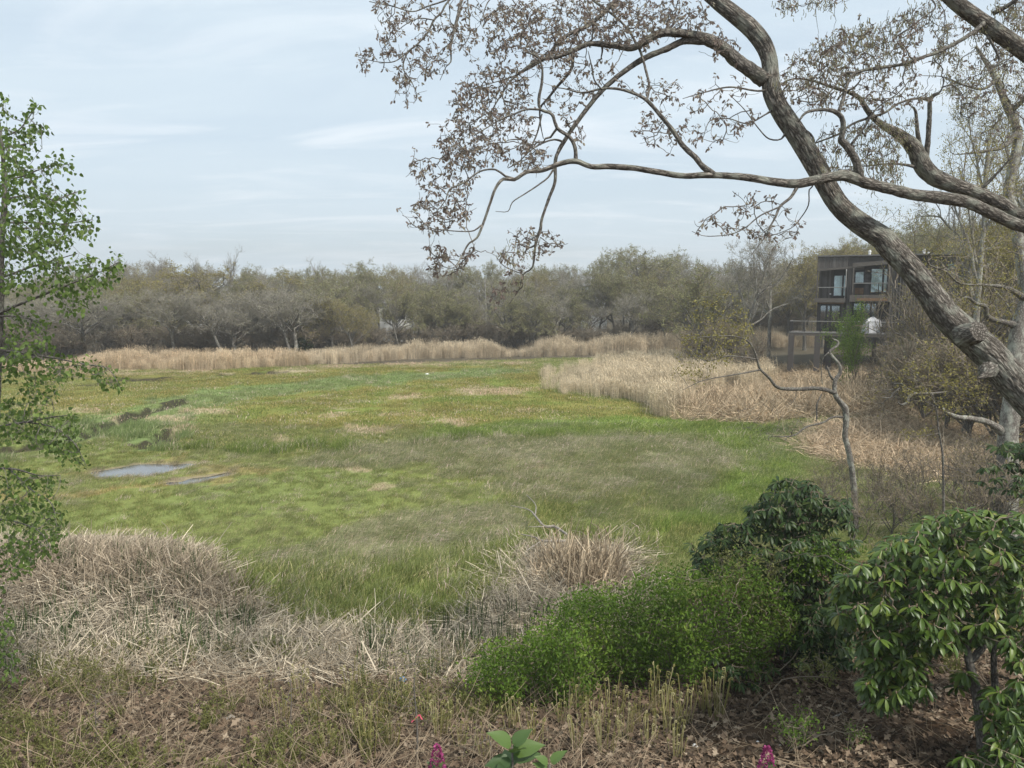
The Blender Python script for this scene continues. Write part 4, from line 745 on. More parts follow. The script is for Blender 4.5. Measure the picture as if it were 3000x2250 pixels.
# railings: part per rail, per post
def rail(name, x0, x1, y, z0, z1, posts, extra=0):
    hbox(name, 'gutter', x0, x1, y-.03, y+.03, z1-.03, z1+.02)
    for s in posts: hbox('railing_post', 'dark_metal', s-.03, s+.03, y-.028, y+.028, z0, z1-.033)
    n2 = int((x1-x0)/.62)
    m_ = MB()
    for j in range(n2):
        s = x0+(j+.5)*(x1-x0)/n2; box(m_, s-.012, s+.012, y-.01, y+.01, z0, z1-.033)
    hbuild(m_, 'balusters', 'dark_metal')['kind'] = 'stuff'
yb = -.25; rail('handrail', hs_(530), hs_(985), yb, zF2+.003, hz_(783, 760, yb), [hs_(a, yb) for a in (547, 690, 980)])
yb = -.36; rail('handrail', hs_(1105), sR, yb, hz_(903, 1200)-.0, hz_(715, 1380, yb), [hs_(a, yb) for a in (1120, 1275, 1380, 1510, 1645)])
# deck
yd = -2.2; dL = SP_(2312, 975, yd)[0]; zD = SP_(2312, 972, yd)[1]; dR = SP_(2640, 975, yd)[0]
hbox('deck', 'trim', dL, dR, yd, .0, zD-.27, zD-.05); hbox('deck_edge', 'gutter', dL-.02, dR, yd-.02, yd+.06, zD-.047, zD); boards('deck_boards', dL-.01, dR, yd+.063, -.003, zD-.047, zD-.047, zD-.004, zD-.004, .14, .4, .9)
hz1 = SP_(2400, 941, yd)[1]; rail('handrail', dL, dR, yd+.05, zD+.003, hz1, [dL+.05]+[SP_(p, 950, yd)[0] for p in (2357, 2403, 2452, 2545, 2600)])
m_ = MB(); box(m_, dL+.02, dL+.08, yd+.12, -.0, hz1-.03, hz1+.02); hbuild(m_, 'side_rail', 'trim')
for py_ in (-1.6, -.9, -.15): hbox('railing_post', 'dark_metal', dL+.02, dL+.08, py_-.03, py_+.03, zD+.003, hz1-.033)
for px, off in ((2318, -2.0), (2395, -2.0), (2430, .2), (2500, -1.9), (2595, -1.9), (2430, -1.0)):
    s = SP_(px, 1000, off)[0]; wp = HO+HX*s+HY*off; hbox('stilt', 'wood', s-.2, s+.2, off-.2, off+.2, float(gz(wp[0], wp[1]))-.4, zD-.273)
for off in (2, 5, 8):
    for s in (.5, 4, 8, 12, 16): wp = HO+HX*s+HY*off; hbox('stilt', 'wood', s-.15, s+.15, off-.15, off+.15, float(gz(wp[0], wp[1]))-.4, zF1)
# covered grill and chair on the deck (things of their own)
def on_deck(px, off): s = SP_(px, 960, off)[0]; w = HO+HX*s+HY*off; return (w[0], w[1], zD)
g0 = on_deck(2556, -.9); mb = MB(); nu, nv = 22, 12
U, V_ = np.meshgrid(np.linspace(0, 2*math.pi, nu, endpoint=False), np.linspace(0, 1, nv)); prof = .62*(1-V_**5)**.5*(1-.18*V_)+.02; sq = 1/np.maximum(np.abs(np.cos(U)), np.abs(np.sin(U)))**.55
ww = prof*sq*(1+.13*np.sin(U*5+V_*3)+.08*np.sin(U*9)); vv = np.stack([g0[0]+ww*np.cos(U)*1.1, g0[1]+ww*np.sin(U)*.7, g0[2]+1.12*V_-.06*np.cos(U*3)*V_], -1).reshape(-1, 3)
ii = np.arange(nv-1)[:, None]*nu+np.arange(nu)[None]; i2 = np.arange(nv-1)[:, None]*nu+(np.arange(nu)[None]+1) % nu
mb.add(vv, q=np.stack([ii, i2, i2+nu, ii+nu], -1).reshape(-1, 4)); tag(mb.build('covered_grill', M['tarp'], origin=g0), 'grill under a crumpled silver grey cover on the deck', 'grill')
c0 = on_deck(2590, -1.0); o = thing('deck_chair', c0, 'dark deck chair to the right of the covered grill', 'chair'); x, y, z = c0
mb = MB(); box(mb, x-.3, x+.3, y-.3, y+.3, z+.38, z+.44); mb.build('seat', M['dark_metal'], o); mb = MB(); box(mb, x-.3, x+.3, y+.303, y+.35, z+.4, z+1.0); mb.build('backrest', M['dark_metal'], o)
for ax in (-.27, .27):
    for ay in (-.27, .27): mb = MB(); box(mb, x+ax-.025, x+ax+.025, y+ay-.025, y+ay+.025, z, z+.377); mb.build('leg', M['dark_metal'], o)

# ------------------------------------------------------------------ thickets round the house and right bank
def place_px(kd, px, Y_, topy, label, group=None, wide=1.0, cat='shrub'):
    x, h = top_h(px, topy, Y_); return put_tree(kd, x, Y_, max(h, .8), label, group, cat, wide=wide)
for px, Y_, ty, kd in ((2130, 60, 930, 'budshrub'), (2050, 62, 960, 'shrub'), (2200, 58, 960, 'shrub'), (2690, 50, 960, 'sparse'), (2720, 47, 900, 'sparse'), (2780, 49, 870, 'sparse'), (2600, 50, 1010, 'sparse'), (2820, 46, 900, 'sparse'), (2880, 44, 880, 'budshrub'), (2930, 42, 880, 'sparse'), (3000, 40, 850, 'budshrub'),
                       (2650, 40, 1000, 'shrub'), (2720, 37, 990, 'shrub'), (2790, 35, 1000, 'budshrub'), (2860, 33, 1010, 'shrub'), (2930, 32, 1000, 'shrub'), (3010, 30, 980, 'budshrub'), (2540, 47, 1060, 'sparse'), (2780, 44, 960, 'shrub'), (2880, 38, 950, 'shrub'), (2680, 45, 990, 'budshrub')):
    lb = 'tangled leafless brush before the stilt house wing' if kd != 'budshrub' else 'yellow budding brush before the stilt house wing'
    if px < 2400: lb = lb.replace('before the stilt house wing', 'left of the stilt house deck')
    place_px(kd, px, Y_, ty, lb, 'brush clumps around the stilt house', wide=1.25 if px > 2750 else .85)
for px, Y_, ty, kd, lb in ((2905, 34, 180, 'bare', 'tall thin bare tree behind the lichen grey trunk'), (3120, 30, 40, 'bare', 'tall bare tree at the upper right edge'), (2880, 46, 520, 'yellow', 'yellow green tree just behind the long level limb'), (2990, 42, 380, 'yellow', 'yellow green tree at the right edge above the roof'), (2700, 78, 600, 'olive', 'tree rising over the house roof')):
    place_px(kd, px, Y_, ty, lb, cat='tree', wide=.55)
place_px('sparse', 2640, 48, 835, 'thin budding tree rising before the slatted corner of the house', wide=.6, cat='tree')
place_px('sparse', 2780, 40, 760, 'slender yellow budding tree covering the roof wing', wide=.8, cat='tree'); place_px('sparse', 2930, 38, 720, 'tall budding tree at the right edge before the roof wing', wide=1.1, cat='tree')
for px, Y_, ty in ((2480, 26, 1420), (2560, 24, 1440), (2700, 23, 1400), (2800, 24, 1380), (2900, 22, 1360), (2980, 23, 1340), (2380, 21, 1490), (2620, 20, 1480), (2760, 19, 1480), (2880, 19, 1440), (2300, 19, 1520), (2430, 23, 1450), (2660, 21, 1430), (2840, 21, 1400), (2940, 19, 1410), (2520, 19, 1500)):
    place_px('twiggy', px, Y_, ty-95, 'thin bare bush on the wet ground behind the rhododendrons', 'bare bushes behind the rhododendrons', wide=1.0)
x, h = top_h(2515, 930, 49); leafy('willow_bush', x, 49.0, h*1.18, .8, 9000, 'bush', 'soft bright green willow bush in front of the deck', size=.11)
x, h = top_h(2440, 1130, 47); leafy('willow_bush', x, 47.0, h, .9, 2200, 'bush', 'low green willow shoots under the deck', size=.10)

# ------------------------------------------------------------------ hand shaped trees
class Skel:
    def __init__(s): s.nodes = np.zeros((60000, 3)); s.rad = np.zeros(60000); s.n = 0
    def add(s, p, r): k = len(p); s.nodes[s.n:s.n+k] = p; s.rad[s.n:s.n+k] = r; s.n += k
    def attach(s, targets, mb, r0, r1, droop=.06, bow=.18, K=6, maxd=9, var=None, sides=3):
        d = np.array([np.min(np.sum((s.nodes[:s.n]-t)**2, 1)) for t in targets]); order = np.argsort(d); PP = []; RR = []; dirs = np.zeros((len(targets), 3))
        for i_ in order:
            t = targets[i_]; dd = np.sum((s.nodes[:s.n]-t)**2, 1); j = int(np.argmin(dd)); a = s.nodes[j]; L_ = math.sqrt(dd[j])
            if L_ < .02: dirs[i_] = (0, 0, -1); continue
            u = np.linspace(0, 1, K)[:, None]; side = np.cross((t-a)/L_, rng.normal(size=3)); side /= max(np.linalg.norm(side), 1e-6)
            path = a+(t-a)*u+side*bow*L_*rng.uniform(.2, 1)*np.sin(u*math.pi)+np.array([0, 0, -droop*L_])*np.sin(u*math.pi)+rng.normal(0, .025*L_, (K, 3))*np.sin(u*math.pi); path[-1] = t
            ra = min(s.rad[j]*.8, r0); PP.append(path); rr = np.linspace(ra, r1, K); RR.append(rr)
            up_ = catmull(path, rr, max(.05, L_/12)); s.add(up_[0][1:], up_[1][1:]); dirs[i_] = (path[-1]-path[-2])
        if PP: tubes(mb, np.array(PP), np.array(RR), sides, var=rng.random(len(PP)), cap=False)
        return dirs
def trace(pts, y0, y1, step=.05, jit=.10, ymid=0.0):
    """pts: (px, py, width px) -> world path and radii, running from depth y0 to y1"""
    a = np.array([p[:2] for p in pts], float); w = np.array([p[2] for p in pts], float); n_ = len(a)
    ln = np.concatenate([[0], np.cumsum(np.hypot(*np.diff(a, axis=0).T))]); t = ln/ln[-1]; Yd = y0+(y1-y0)*t+ymid*np.sin(t*math.pi)
    p = P(a[:, 0], a[:, 1], Yd); r = w*.5*Yd/FPX; return catmull(p, r, step)
def W_(pts, f): 
    """fill in missing widths linearly; width given in crop pixels, f converts to photo pixels"""
    w = [p[2] if len(p) > 2 else None for p in pts]; k = [i for i, v in enumerate(w) if v is not None]; ww = np.interp(range(len(w)), k, [w[i] for i in k]); return [(p[0], p[1], ww[i]*f) for i, p in enumerate(pts)]
def ridge(ca, sa, s, r):
    q_ = 1-np.abs(2*vn(ca*r*55+3+1.2*vn(ca*6, s*5), sa*r*55+s*4.5, 12)-1); n_ = vn(ca*r*34+5, sa*r*34+s*3.2)*.6+vn(ca*r*70+9, sa*r*70+s*8, 4)*.4; return 1+.07*(n_-.5)*np.minimum(1, .06/r*2)-.085*np.clip(q_-.72, 0, 1)/.28*np.minimum(1, .12/r)+.10*(vn(ca*1.5+s*1.3, sa*1.5-s*.7, 8)-.5)
def rough(ca, sa, s, r): return 1+.30*(vn(ca*2+s*9, sa*2+s*5, 2)-.5)+.22*(vn(ca*3+s*28, sa*3+s*17, 6)-.5)
def limb(parent, sk, pts, y0, y1, name='branch', mat='bark_limb', sides=10, disp=rough, step=.05, ymid=0.0, parent_of=None):
    if sk.n:      # start at the depth of the limb it grows from
        nx_, ny_ = proj(sk.nodes[:sk.n, 0], sk.nodes[:sk.n, 1], sk.nodes[:sk.n, 2]); dd_ = np.hypot(nx_-pts[0][0], ny_-pts[0][1]); j_ = int(np.argmin(dd_))
        if dd_[j_] < 30: sh = sk.nodes[j_, 1]-y0; y0 += sh; y1 += sh
    pp, rr = trace(pts, y0, y1, step, ymid=ymid); m_ = MB(); tubes(m_, pp, rr, sides, disp=disp); o = m_.build(name, M[mat], parent, smooth=True); sk.add(pp[::2], rr[::2]); return pp, rr
def cluster(lf, pos, base_dir, nl, size, tpl=OVAL, spread=.9, down=.5, off=.02, wid=1.0):
    n_ = len(pos)*nl; p = np.repeat(pos, nl, 0)+rng.normal(0, off, (n_, 3)); d = unit(np.repeat(unit(base_dir+1e-6), nl, 0)*.4+rv(n_)*spread+np.array([0, 0, -down])); leaves(lf, p, d, rng.uniform(.6, 1.25, n_)*size, tpl, wid=wid)
def targets(poly, n_, y0, y1, cy=None):
    a = np.array(poly); out_ = np.zeros((0, 2))
    while len(out_) < n_: q = rng.uniform(a.min(0), a.max(0), (n_*3, 2)); out_ = np.vstack([out_, q[inpoly(q[:, 0], q[:, 1], poly)]])
    out_ = out_[:n_]; return P(out_[:, 0], out_[:, 1], rng.uniform(y0, y1, n_))

f1 = .452
# --- the leaning oak
bx, by = 8.1, 8.4; bz = float(gz(bx, by)); oak = thing('leaning_oak', (bx, by, bz), 'large oak with a thick bark trunk leaning left across the photo', 'tree'); sk = Skel()
T = [(3560, 1760, 300*f1), (3300, 1480, 270*f1), (3120, 1285, 245*f1)]+C4([(2300,1300,245*f1),(2120,1120,235*f1),(2000,980,228*f1),(1870,860,222*f1),(1720,730,200*f1),(1590,560,180*f1),(1480,420,168*f1),(1340,270,160*f1)])+C2([(1290,1540,155*f1),(1150,1450,150*f1),(1020,1340,142*f1),(930,1200,140*f1),(850,1050,148*f1),(740,870,142*f1),(650,740,135*f1),(580,600,128*f1),(570,480,116*f1),(560,380,112*f1),(520,280,118*f1),(440,180,118*f1),(330,90,112*f1),(215,0,105*f1),(100,-110,95*f1),(-40,-300,80*f1)])
T = [t for i_, t in enumerate(T) if i_ != 3]
pp, rr = trace(T, 8.4, 10.2, .018); rr = rr*.88; m_ = MB(); tubes(m_, pp, rr, 96, disp=ridge); m_.build('trunk', M['bark'], oak, smooth=True); sk.add(pp[::4], rr[::4]*.3)
def at_t(frac): return pp[int(frac*(len(pp)-1))]
kn = P(2*1000+.452*1900, 600+.452*835, 8.62)     # pruned limb knot
m_ = MB(); kd_ = unit(np.array([.15, -1, .35])); pts_, r_ = catmull([kn+np.array([-.02, .2, -.05]), kn+kd_*.02, kn+kd_*.07, kn+kd_*.085], [.13, .12, .105, .05], .01); tubes(m_, pts_, r_, 24, disp=lambda a, b, s, r: 1+.22*(vn(a*2.5+s*9, b*2.5)-.5)+.1*a); m_.build('branch_knot', M['bark'], oak, smooth=True)
kn = P(2000+.452*1960, 600+.452*1090, 8.55); m_ = MB(); pts_, r_ = catmull([kn+np.array([.1, .12, .02]), kn+np.array([.03, .0, .0]), kn+np.array([-.05, -.06, -.03]), kn+np.array([-.14, -.1, -.05])], [.10, .075, .035, .008], .01); tubes(m_, pts_, r_, 18, disp=rough); m_.build('branch_stub', M['bark'], oak, smooth=True)
OB = [ (C2([(530,520,105),(400,430,98),(280,330,90),(180,265,80),(60,225,60)])+C1([(2080,215),(1980,260),(1880,310,46),(1740,290),(1600,285),(1500,330,34),(1390,370),(1280,390),(1200,440,18),(1100,520),(1040,610),(990,690,9),(940,790,5)]), 9.75, 9.2),
       (C2([(150,262,60),(0,270,48)])+C1([(2100,320,42),(1960,380),(1850,450),(1740,540),(1660,620,32),(1580,720),(1500,830),(1440,920,30),(1395,1010),(1385,1080),(1385,1180,24),(1340,1300),(1300,1420,20),(1290,1490,24),(1260,1570,20)])+C3([(1240,290,12),(1180,340),(1150,440,8),(1090,530,5)]), 9.7, 9.6),
       (C1([(2010,-260,50),(1780,0,32),(1690,90),(1600,165),(1480,220,26),(1400,280),(1330,370,20),(1220,440),(1100,500,10),(900,560,5)]), 10.3, 9.7),
       (C1([(1980,650,16),(1995,560),(1970,440,18),(1940,340),(1910,280),(1850,180,16),(1740,80),(1620,-10,18),(1500,-150,22)]), 9.4, 10.2),
       (C1([(1500,340,26),(1490,450,22),(1400,560,20),(1330,650),(1290,700,14),(1290,800,10),(1310,900,5)]), 9.3, 9.9),
       (C1([(900,-330,30),(780,0,24),(760,90,26),(730,200,20),(710,300),(710,400,10),(680,430),(640,520,4)]), 10.2, 9.6),
       (C1([(900,-200,20),(700,0,14),(650,80),(600,130),(560,210,14),(490,290),(430,340,12),(400,440),(450,520),(490,610,5)]), 10.2, 9.8), (C1([(430,340,9),(340,400),(230,400),(110,370,4)]), 9.9, 9.6),
       (C1([(760,-60,14),(680,0,12),(560,40),(460,75,9),(330,40),(180,10,5)]), 10, 9.7), (C1([(850,-120,12),(820,0,10),(830,130),(830,230),(790,300,5)]), 10, 9.6), (C1([(1050,-90,14),(960,0,9),(930,60,8),(900,160,4)]), 10, 9.6), (C1([(600,130,9),(500,120),(400,170),(300,260,4)]), 9.9, 9.4),
       (C1([(1440,920,16),(1380,905,14),(1300,930),(1220,980),(1150,1050),(1080,1090,6)]), 9.7, 9.3), (C1([(1230,960,13),(1180,910),(1100,905),(1060,920,5)]), 9.6, 9.2), (C1([(1230,955,12),(1270,860),(1300,740,12)]), 9.6, 9.8), (C1([(1380,1090,15),(1340,1150),(1290,1190),(1200,1250),(1110,1310),(1080,1370),(1000,1370,4)]), 9.6, 9.2),
       (C2([(680,830,28),(640,900,12),(560,900),(490,830),(400,710),(300,610,5)]), 9.0, 8.9), (C2([(700,800,26),(830,870,16),(850,960,12),(800,1080,9),(850,1190,10),(820,1230),(815,1330,9),(760,1420),(700,1480),(540,1540,5)]), 8.95, 8.9), (C2([(620,560,26),(500,590,14),(300,565,12),(100,610,8),(0,640,4)]), 9.4, 9.0), (C2([(600,700,24),(540,740,12),(420,800,10),(300,770,8),(180,780,7),(130,900,4)]), 9.3, 9.0) ]
for pts, y0, y1 in OB: limb(oak, sk, W_(pts, f1*.85), y0, y1, sides=10 if pts[0][2] < 40 else 18, step=.04)
# --- the second oak: long horizontal limb and twisted upper limbs
bx, by = 9.3, 10.5; bz = float(gz(bx, by)); oak2 = thing('spreading_oak', (bx, by, bz), 'second oak reaching in from the right with a long level limb', 'tree'); sk2 = Skel()
p_ = P(3450, 620, 10.5); pts_, r_ = catmull([(bx, by, bz-.3), (bx-.1, by, bz+1.6), (bx-.25, by, 5.0), (float(p_[0])+.1, by, float(p_[2])-.2), (float(p_[0])-.1, by+.1, 9.0), (float(p_[0]), by+.2, 11.0)], [.42, .36, .32, .30, .24, .18], .05); m_ = MB(); tubes(m_, pts_, r_, 36, disp=ridge); m_.build('trunk', M['bark'], oak2, smooth=True)
LB = [ (C2([(3260,1640,120),(2700,1600,105),(2212,1470,92),(2000,1380,92),(1840,1310,88),(1700,1285,92),(1500,1262,84),(1350,1225),(1200,1190,78),(1050,1140,82),(900,1160,68),(750,1190,64),(600,1180),(450,1155,56),(300,1140,50),(150,1135,46)])+C1([(2212,1140,44),(2080,1120),(1900,1090,42),(1750,1080,44),(1620,1080,38),(1520,1045,40),(1420,1060,38),(1300,1105,30),(1200,1115,30),(1120,1165,26),(1050,1160,24),(1000,1220,22),(960,1330,20),(930,1420,20),(880,1540,17),(830,1575,14),(790,1640,12)])+C3([(750,290,8),(745,360,4)]), 9.9, 7.9),
       (C2([(3300,1560,130),(2700,1500,100),(2212,1400,92),(2050,1310,95),(1850,1230,100),(1650,1160,125),(1560,1080,125),(1500,960,115),(1400,870,75),(1280,800,48),(1200,720,40),(1150,640,34),(1080,600,26),(950,560,20),(830,520,16),(700,515,12),(600,580,6)]), 10.6, 10.1),
       (C2([(3250,900,150),(2700,680,130),(2212,330,120),(2000,180,115),(1850,75,105),(1720,-30,95),(1500,-250,80)]), 10.4, 9.6),
       (C2([(1535,930,32),(1520,850,28),(1510,720,22),(1483,690,10)]), 10.2, 10.1), (C2([(1570,1060,42),(1590,900,36),(1600,760,32),(1605,640,30),(1655,605,22)]), 10.2, 10.1),
       (C2([(1605,645,22),(1500,640,16),(1400,670),(1310,730),(1220,760,18),(1130,790),(1060,830,16),(1010,870),(880,920,12),(800,950,6)]), 10.1, 9.7),
       (C2([(1150,1160,62),(1120,1040,56),(1060,940,54),(1030,905,44),(1040,830,38),(1030,760,36),(980,720,30),(900,710,22),(800,730,20),(750,790,12)]), 9.55, 9.3), (C2([(1010,730,28),(1040,640,24),(1070,540,22),(1110,480,24),(1200,450,22),(1350,430,22),(1450,410,24),(1560,370,24),(1650,340,24),(1750,290,28),(1870,220,30),(1950,150,34)]), 9.35, 9.9),
       (C2([(1090,940,20),(1180,820,16),(1260,700,12),(1400,600,8),(1500,480,4)]), 9.5, 9.3), (C2([(1110,470,18),(1040,480,14),(960,590,12),(850,660,10),(700,640,5)]), 9.4, 9.1), (C2([(200,1130,46),(130,1080,42),(80,1020,40),(0,940,36)])+C1([(2150,850,32),(2070,750,28),(1980,650,26),(1880,600,20),(1780,575,18),(1690,575,16),(1560,600,12),(1450,575,10),(1370,565,6)]), 9.2, 9.0), (C1([(1690,580,12),(1640,520),(1620,420,10),(1600,330,5)]), 9.05, 8.9),
       (C1([(1520,1050,30),(1515,960,28),(1480,890,28),(1400,830,26),(1375,760,24),(1350,730,22),(1290,710,22),(1280,640,22),(1300,540,20),(1300,430,16),(1260,360,14),(1190,340,8)]), 9.0, 8.9), (C1([(1290,710,16),(1200,710,14),(1120,740),(1040,770,12),(940,830),(860,880,6)]), 8.9, 8.7), (C1([(1120,1160,22),(1060,1140,16),(1000,1100,14),(900,1110,13),(800,1180),(700,1230,12),(680,1290),(620,1370,5)]), 8.9, 8.6), (C1([(905,1460,13),(860,1495,10),(780,1500),(660,1490,8),(560,1470),(480,1380),(440,1370,4)]), 8.85, 8.5),
       (C2([(740,1215,26),(700,1280,22),(630,1340,20),(600,1410,16),(560,1480,12),(530,1540,8),(440,1659,5)]), 9.4, 9.1), (C2([(630,1340,12),(500,1400),(400,1480),(300,1520),(150,1530),(60,1500,4)]), 9.3, 9.0), (C2([(1540,1090,30),(1450,1070,20),(1350,1060,12),(1200,1075,10),(1050,1080,5)]), 10.1, 9.7), (C2([(1900,1250,30),(1960,1200,26),(2060,1100,18),(2130,1020,10)]), 10.3, 10.1), (C2([(2010,90,32),(2100,40,30),(2200,-30,24)]), 9.8, 9.6), (C2([(1560,-60,14),(1640,40,12),(1560,110,10),(1480,180,8),(1380,240,4)]), 9.7, 9.4),
       (C2([(1960,200,22),(2050,380,14),(2000,450,10),(1880,560,8),(1700,500,7),(1560,490,4)]), 9.9, 9.7), (C3([(1180,340,7),(1060,290,6),(1000,220,4)]), 9.3, 9.1), (C3([(1290,100,7),(1380,160,5),(1470,140,3)]), 9.4, 9.2), (C3([(800,190,8),(720,300,6),(600,260,4)]), 8.8, 8.7)]
for k_, (pts, y0, y1) in enumerate(LB): limb(oak2, sk2, W_(pts, f1*.85), y0, y1, mat='bark' if k_ < 3 else 'bark_limb', sides=28 if k_ < 3 else (16 if pts[0][2] > 40 else 9), disp=ridge if k_ == 2 else rough if k_ > 2 else (lambda a, b, s, r: rough(a, b, s, r)*.4+.6*ridge(a, b, s, r)), step=.04)
def crown(root, skel, regs, tw_name='twigs', leafsize=.055):
    tw, lf, ct = MB(), MB(), MB(); big = []; small = []
    for poly, n_, y0, y1, cat in regs:
        t_ = targets(poly, n_, y0, y1); b = rng.random(n_) < .22; big.append(t_[b]); small.append((t_, cat))
    bt = np.vstack(big); skel.attach(bt, tw, .014, .006, K=8, bow=.22, sides=4)
    for t_, cat in small:
        d = skel.attach(t_, tw, .0075, .0038, K=6, bow=.25)
        n_ = len(t_); isc = rng.random(n_) < cat; cluster(lf, t_[~isc], d[~isc], 5, leafsize*.95, down=.55, off=.013, wid=1.0)
        # side tips
        e = t_+rng.normal(0, .07, (n_, 3)); dd = skel.attach(e, tw, .0045, .0025, K=4); e2 = ~isc & (rng.random(n_) < .45); cluster(lf, e[e2], dd[e2], 4, leafsize*.85, down=.5, off=.012)
        if isc.any():
            c_ = t_[isc]; m_n = len(c_)*9; p = np.repeat(c_, 9, 0)+rng.normal(0, .05, (m_n, 3)); Ln = rng.uniform(.03, .07, m_n); q = np.stack([p, p+np.column_stack([rng.normal(0, .008, (m_n, 2)), -Ln*.5]), p+np.column_stack([rng.normal(0, .012, (m_n, 2)), -Ln])], 1); tubes(ct, q, np.full((m_n, 3), .0042), 3, var=rng.random(m_n), cap=False); cluster(lf, c_, np.tile([0, 0, 1.], (len(c_), 1)), 3, leafsize*.8)
    o = tw.build('twigs', M['twig'], root); o['kind'] = 'stuff'; o = lf.build('young_leaves', M['young_leaf'], root); o['kind'] = 'stuff'
    if ct.n: o = ct.build('catkins', M['catkin'], root); o['kind'] = 'stuff'
crown(oak, sk, [ (C1([(170,0),(900,0),(880,250),(780,420),(540,500),(450,520),(540,640),(400,670),(330,540),(210,490),(120,430),(80,330),(160,270),(240,200),(250,110)]), 185, 9.2, 10.3, 0),
    (C1([(900,130),(1050,0),(1600,0),(1650,150),(1500,400),(1300,450),(1150,330),(1000,380),(850,260)]), 320, 9.0, 10.6, 0), (C1([(860,440),(1000,400),(1200,420),(1250,700),(1250,900),(1000,900),(700,1000),(610,900),(700,750),(720,600),(780,550)]), 240, 8.9, 10.1, 0),
    (C1([(1600,0),(2212,0),(2212,180),(2000,300),(1600,280)]), 210, 9.3, 10.6, 0), (C1([(1400,400),(1800,380),(1700,560),(1500,700),(1600,900),(1550,950),(1450,780),(1300,700)]), 60, 9.1, 10, 0), (C2([(0,0),(140,0),(260,180),(400,340),(200,380),(80,180),(0,160)]), 45, 9.2, 9.9, 0), (C2([(150,480),(350,380),(450,560),(560,720),(420,830),(200,980),(120,950),(0,880),(0,600)]), 44, 8.9, 9.5, 0),
    (C1([(1110,1460),(1280,1470),(1470,1540),(1400,1640),(1250,1659),(1130,1600)]), 34, 9.3, 9.8, 0), (C2([(50,1480),(350,1240),(600,1280),(880,1530),(600,1560),(200,1540)]), 55, 8.7, 9.3, 0)])
crown(oak2, sk2, [ (C1([(900,900),(1250,900),(1350,1000),(1250,1130),(1050,1060),(900,1100),(640,1130),(620,960)]), 120, 8.6, 9.5, 0), (C1([(450,1000),(600,1040),(640,1130),(900,1150),(760,1300),(860,1420),(700,1500),(560,1520),(440,1490),(430,1370),(520,1250),(450,1130)]), 105, 8.3, 9.1, 0), (C1([(1780,520),(2212,520),(2212,1080),(2050,1030),(1820,800),(1900,660)]), 48, 8.8, 9.4, 0),
    (C3([(560,160),(860,150),(860,230),(800,330),(640,380),(530,280)]), 44, 8.5, 9.0, 0), (C3([(1000,160),(1250,180),(1180,330),(1150,440),(1000,560),(960,480),(1080,330)]), 30, 9.0, 9.5, .4),
    (C2([(640,420),(1000,180),(1200,180),(1500,50),(1560,250),(1500,430),(1200,450),(1000,600),(800,700),(640,600)]), 260, 9.0, 10.1, .45), (C2([(1000,450),(1500,430),(1600,640),(1300,720),(1000,720),(800,700)]), 90, 9.1, 10.0, .3), (C2([(1500,0),(1720,0),(2212,420),(2212,900),(1900,900),(1700,600),(1600,300)]), 180, 9.8, 11.3, .5), (C2([(2000,0),(2212,0),(2212,250)]), 30, 9.6, 10.6, .5),
    (C2([(900,850),(1300,800),(1500,780),(1400,950),(1450,1100),(1300,1250),(1000,1130),(880,1000)]), 110, 9.2, 10.2, .85), (C2([(620,0),(1100,0),(900,40),(700,70)]), 18, 9.4, 9.8, .8)], leafsize=.055)
# --- the upright trunk at the right edge
base = G(2000+.452*2105, 600+.452*1560, .6); Yt = float(base[1])+.0; Yt = 19.5; b0 = P(2955, 1330, Yt); rt = thing('old_grey_tree', (b0[0], b0[1], float(gz(b0[0], b0[1]))), 'upright lichen grey trunk at the right edge with a broken side limb', 'tree'); sk3 = Skel()
zt = float(gz(b0[0], b0[1])); pyb = float(proj(b0[0], b0[1], zt-.2)[1])
RT = [(W_([(2945, pyb, 150*f1)], 1)+W_(C4([(2110,1520,122),(2140,1250,108),(2160,950,100),(2185,760,90),(2230,600,85),(2200,400,70)])+C2([(2150,1400,66),(2110,1250,60),(2150,1050,56),(2170,850,52),(2100,680,46),(2035,520,40),(1990,440,30),(1900,300,16)]), f1), Yt, Yt+1.5), (W_(C4([(2080,1480,60),(2000,1420,44),(1900,1390,36),(1780,1375,30),(1700,1340,18),(1692,1315,8)]), f1), Yt-.1, Yt-.6),
      (W_(C4([(2150,780,50),(2080,760,36),(1980,730,34),(1960,660,28),(1900,640,22),(1840,600,16),(1760,640,8)]), f1), Yt, Yt-.8), (W_(C2([(2170,860,40),(2080,950,26),(1950,980,18),(1800,1000,8)]), f1), Yt+.5, Yt-.5), (W_(C2([(2130,720,30),(2212,640,26),(2300,500,16)]), f1), Yt+.8, Yt), (W_(C4([(2240,620,50),(2100,540,26),(1950,520,18),(1800,510,14),(1700,430,12),(1600,390,12),(1590,330,8),(1650,290,5)]), f1), Yt, Yt-2), (W_(C2([(2035,520,26),(1950,575,16),(1850,560,12),(1700,510,6)]), f1), Yt+1, Yt)]
for k_, (pts, y0, y1) in enumerate(RT): limb(rt, sk3, pts, y0, y1, name='trunk' if k_ == 0 else 'branch', mat='bark_grey' if k_ < 2 else 'bark_limb', sides=24 if k_ == 0 else 9, disp=ridge if k_ == 0 else rough, step=.06)
tw, lf = MB(), MB()
for poly, n_, sz in ((C2([(1700,450),(2212,350),(2212,1300),(1900,1250),(1700,1150),(1650,1000),(1750,800),(1650,650)]), 420, .11), (C4([(1500,300),(2212,100),(2212,700),(1800,800),(1500,600)]), 260, .11), (C2([(1100,1300),(1500,1350),(2212,1500),(2212,1659),(1300,1659),(1150,1450)]), 200, .09)):
    t_ = targets(poly, n_, Yt-2.5, Yt+2.5); sk3.attach(t_[:n_//4], tw, .016, .006, K=7, bow=.22); d = sk3.attach(t_, tw, .009, .004, K=6, bow=.25); cluster(lf, t_, d, 9, sz*.45, down=.1, off=.08)
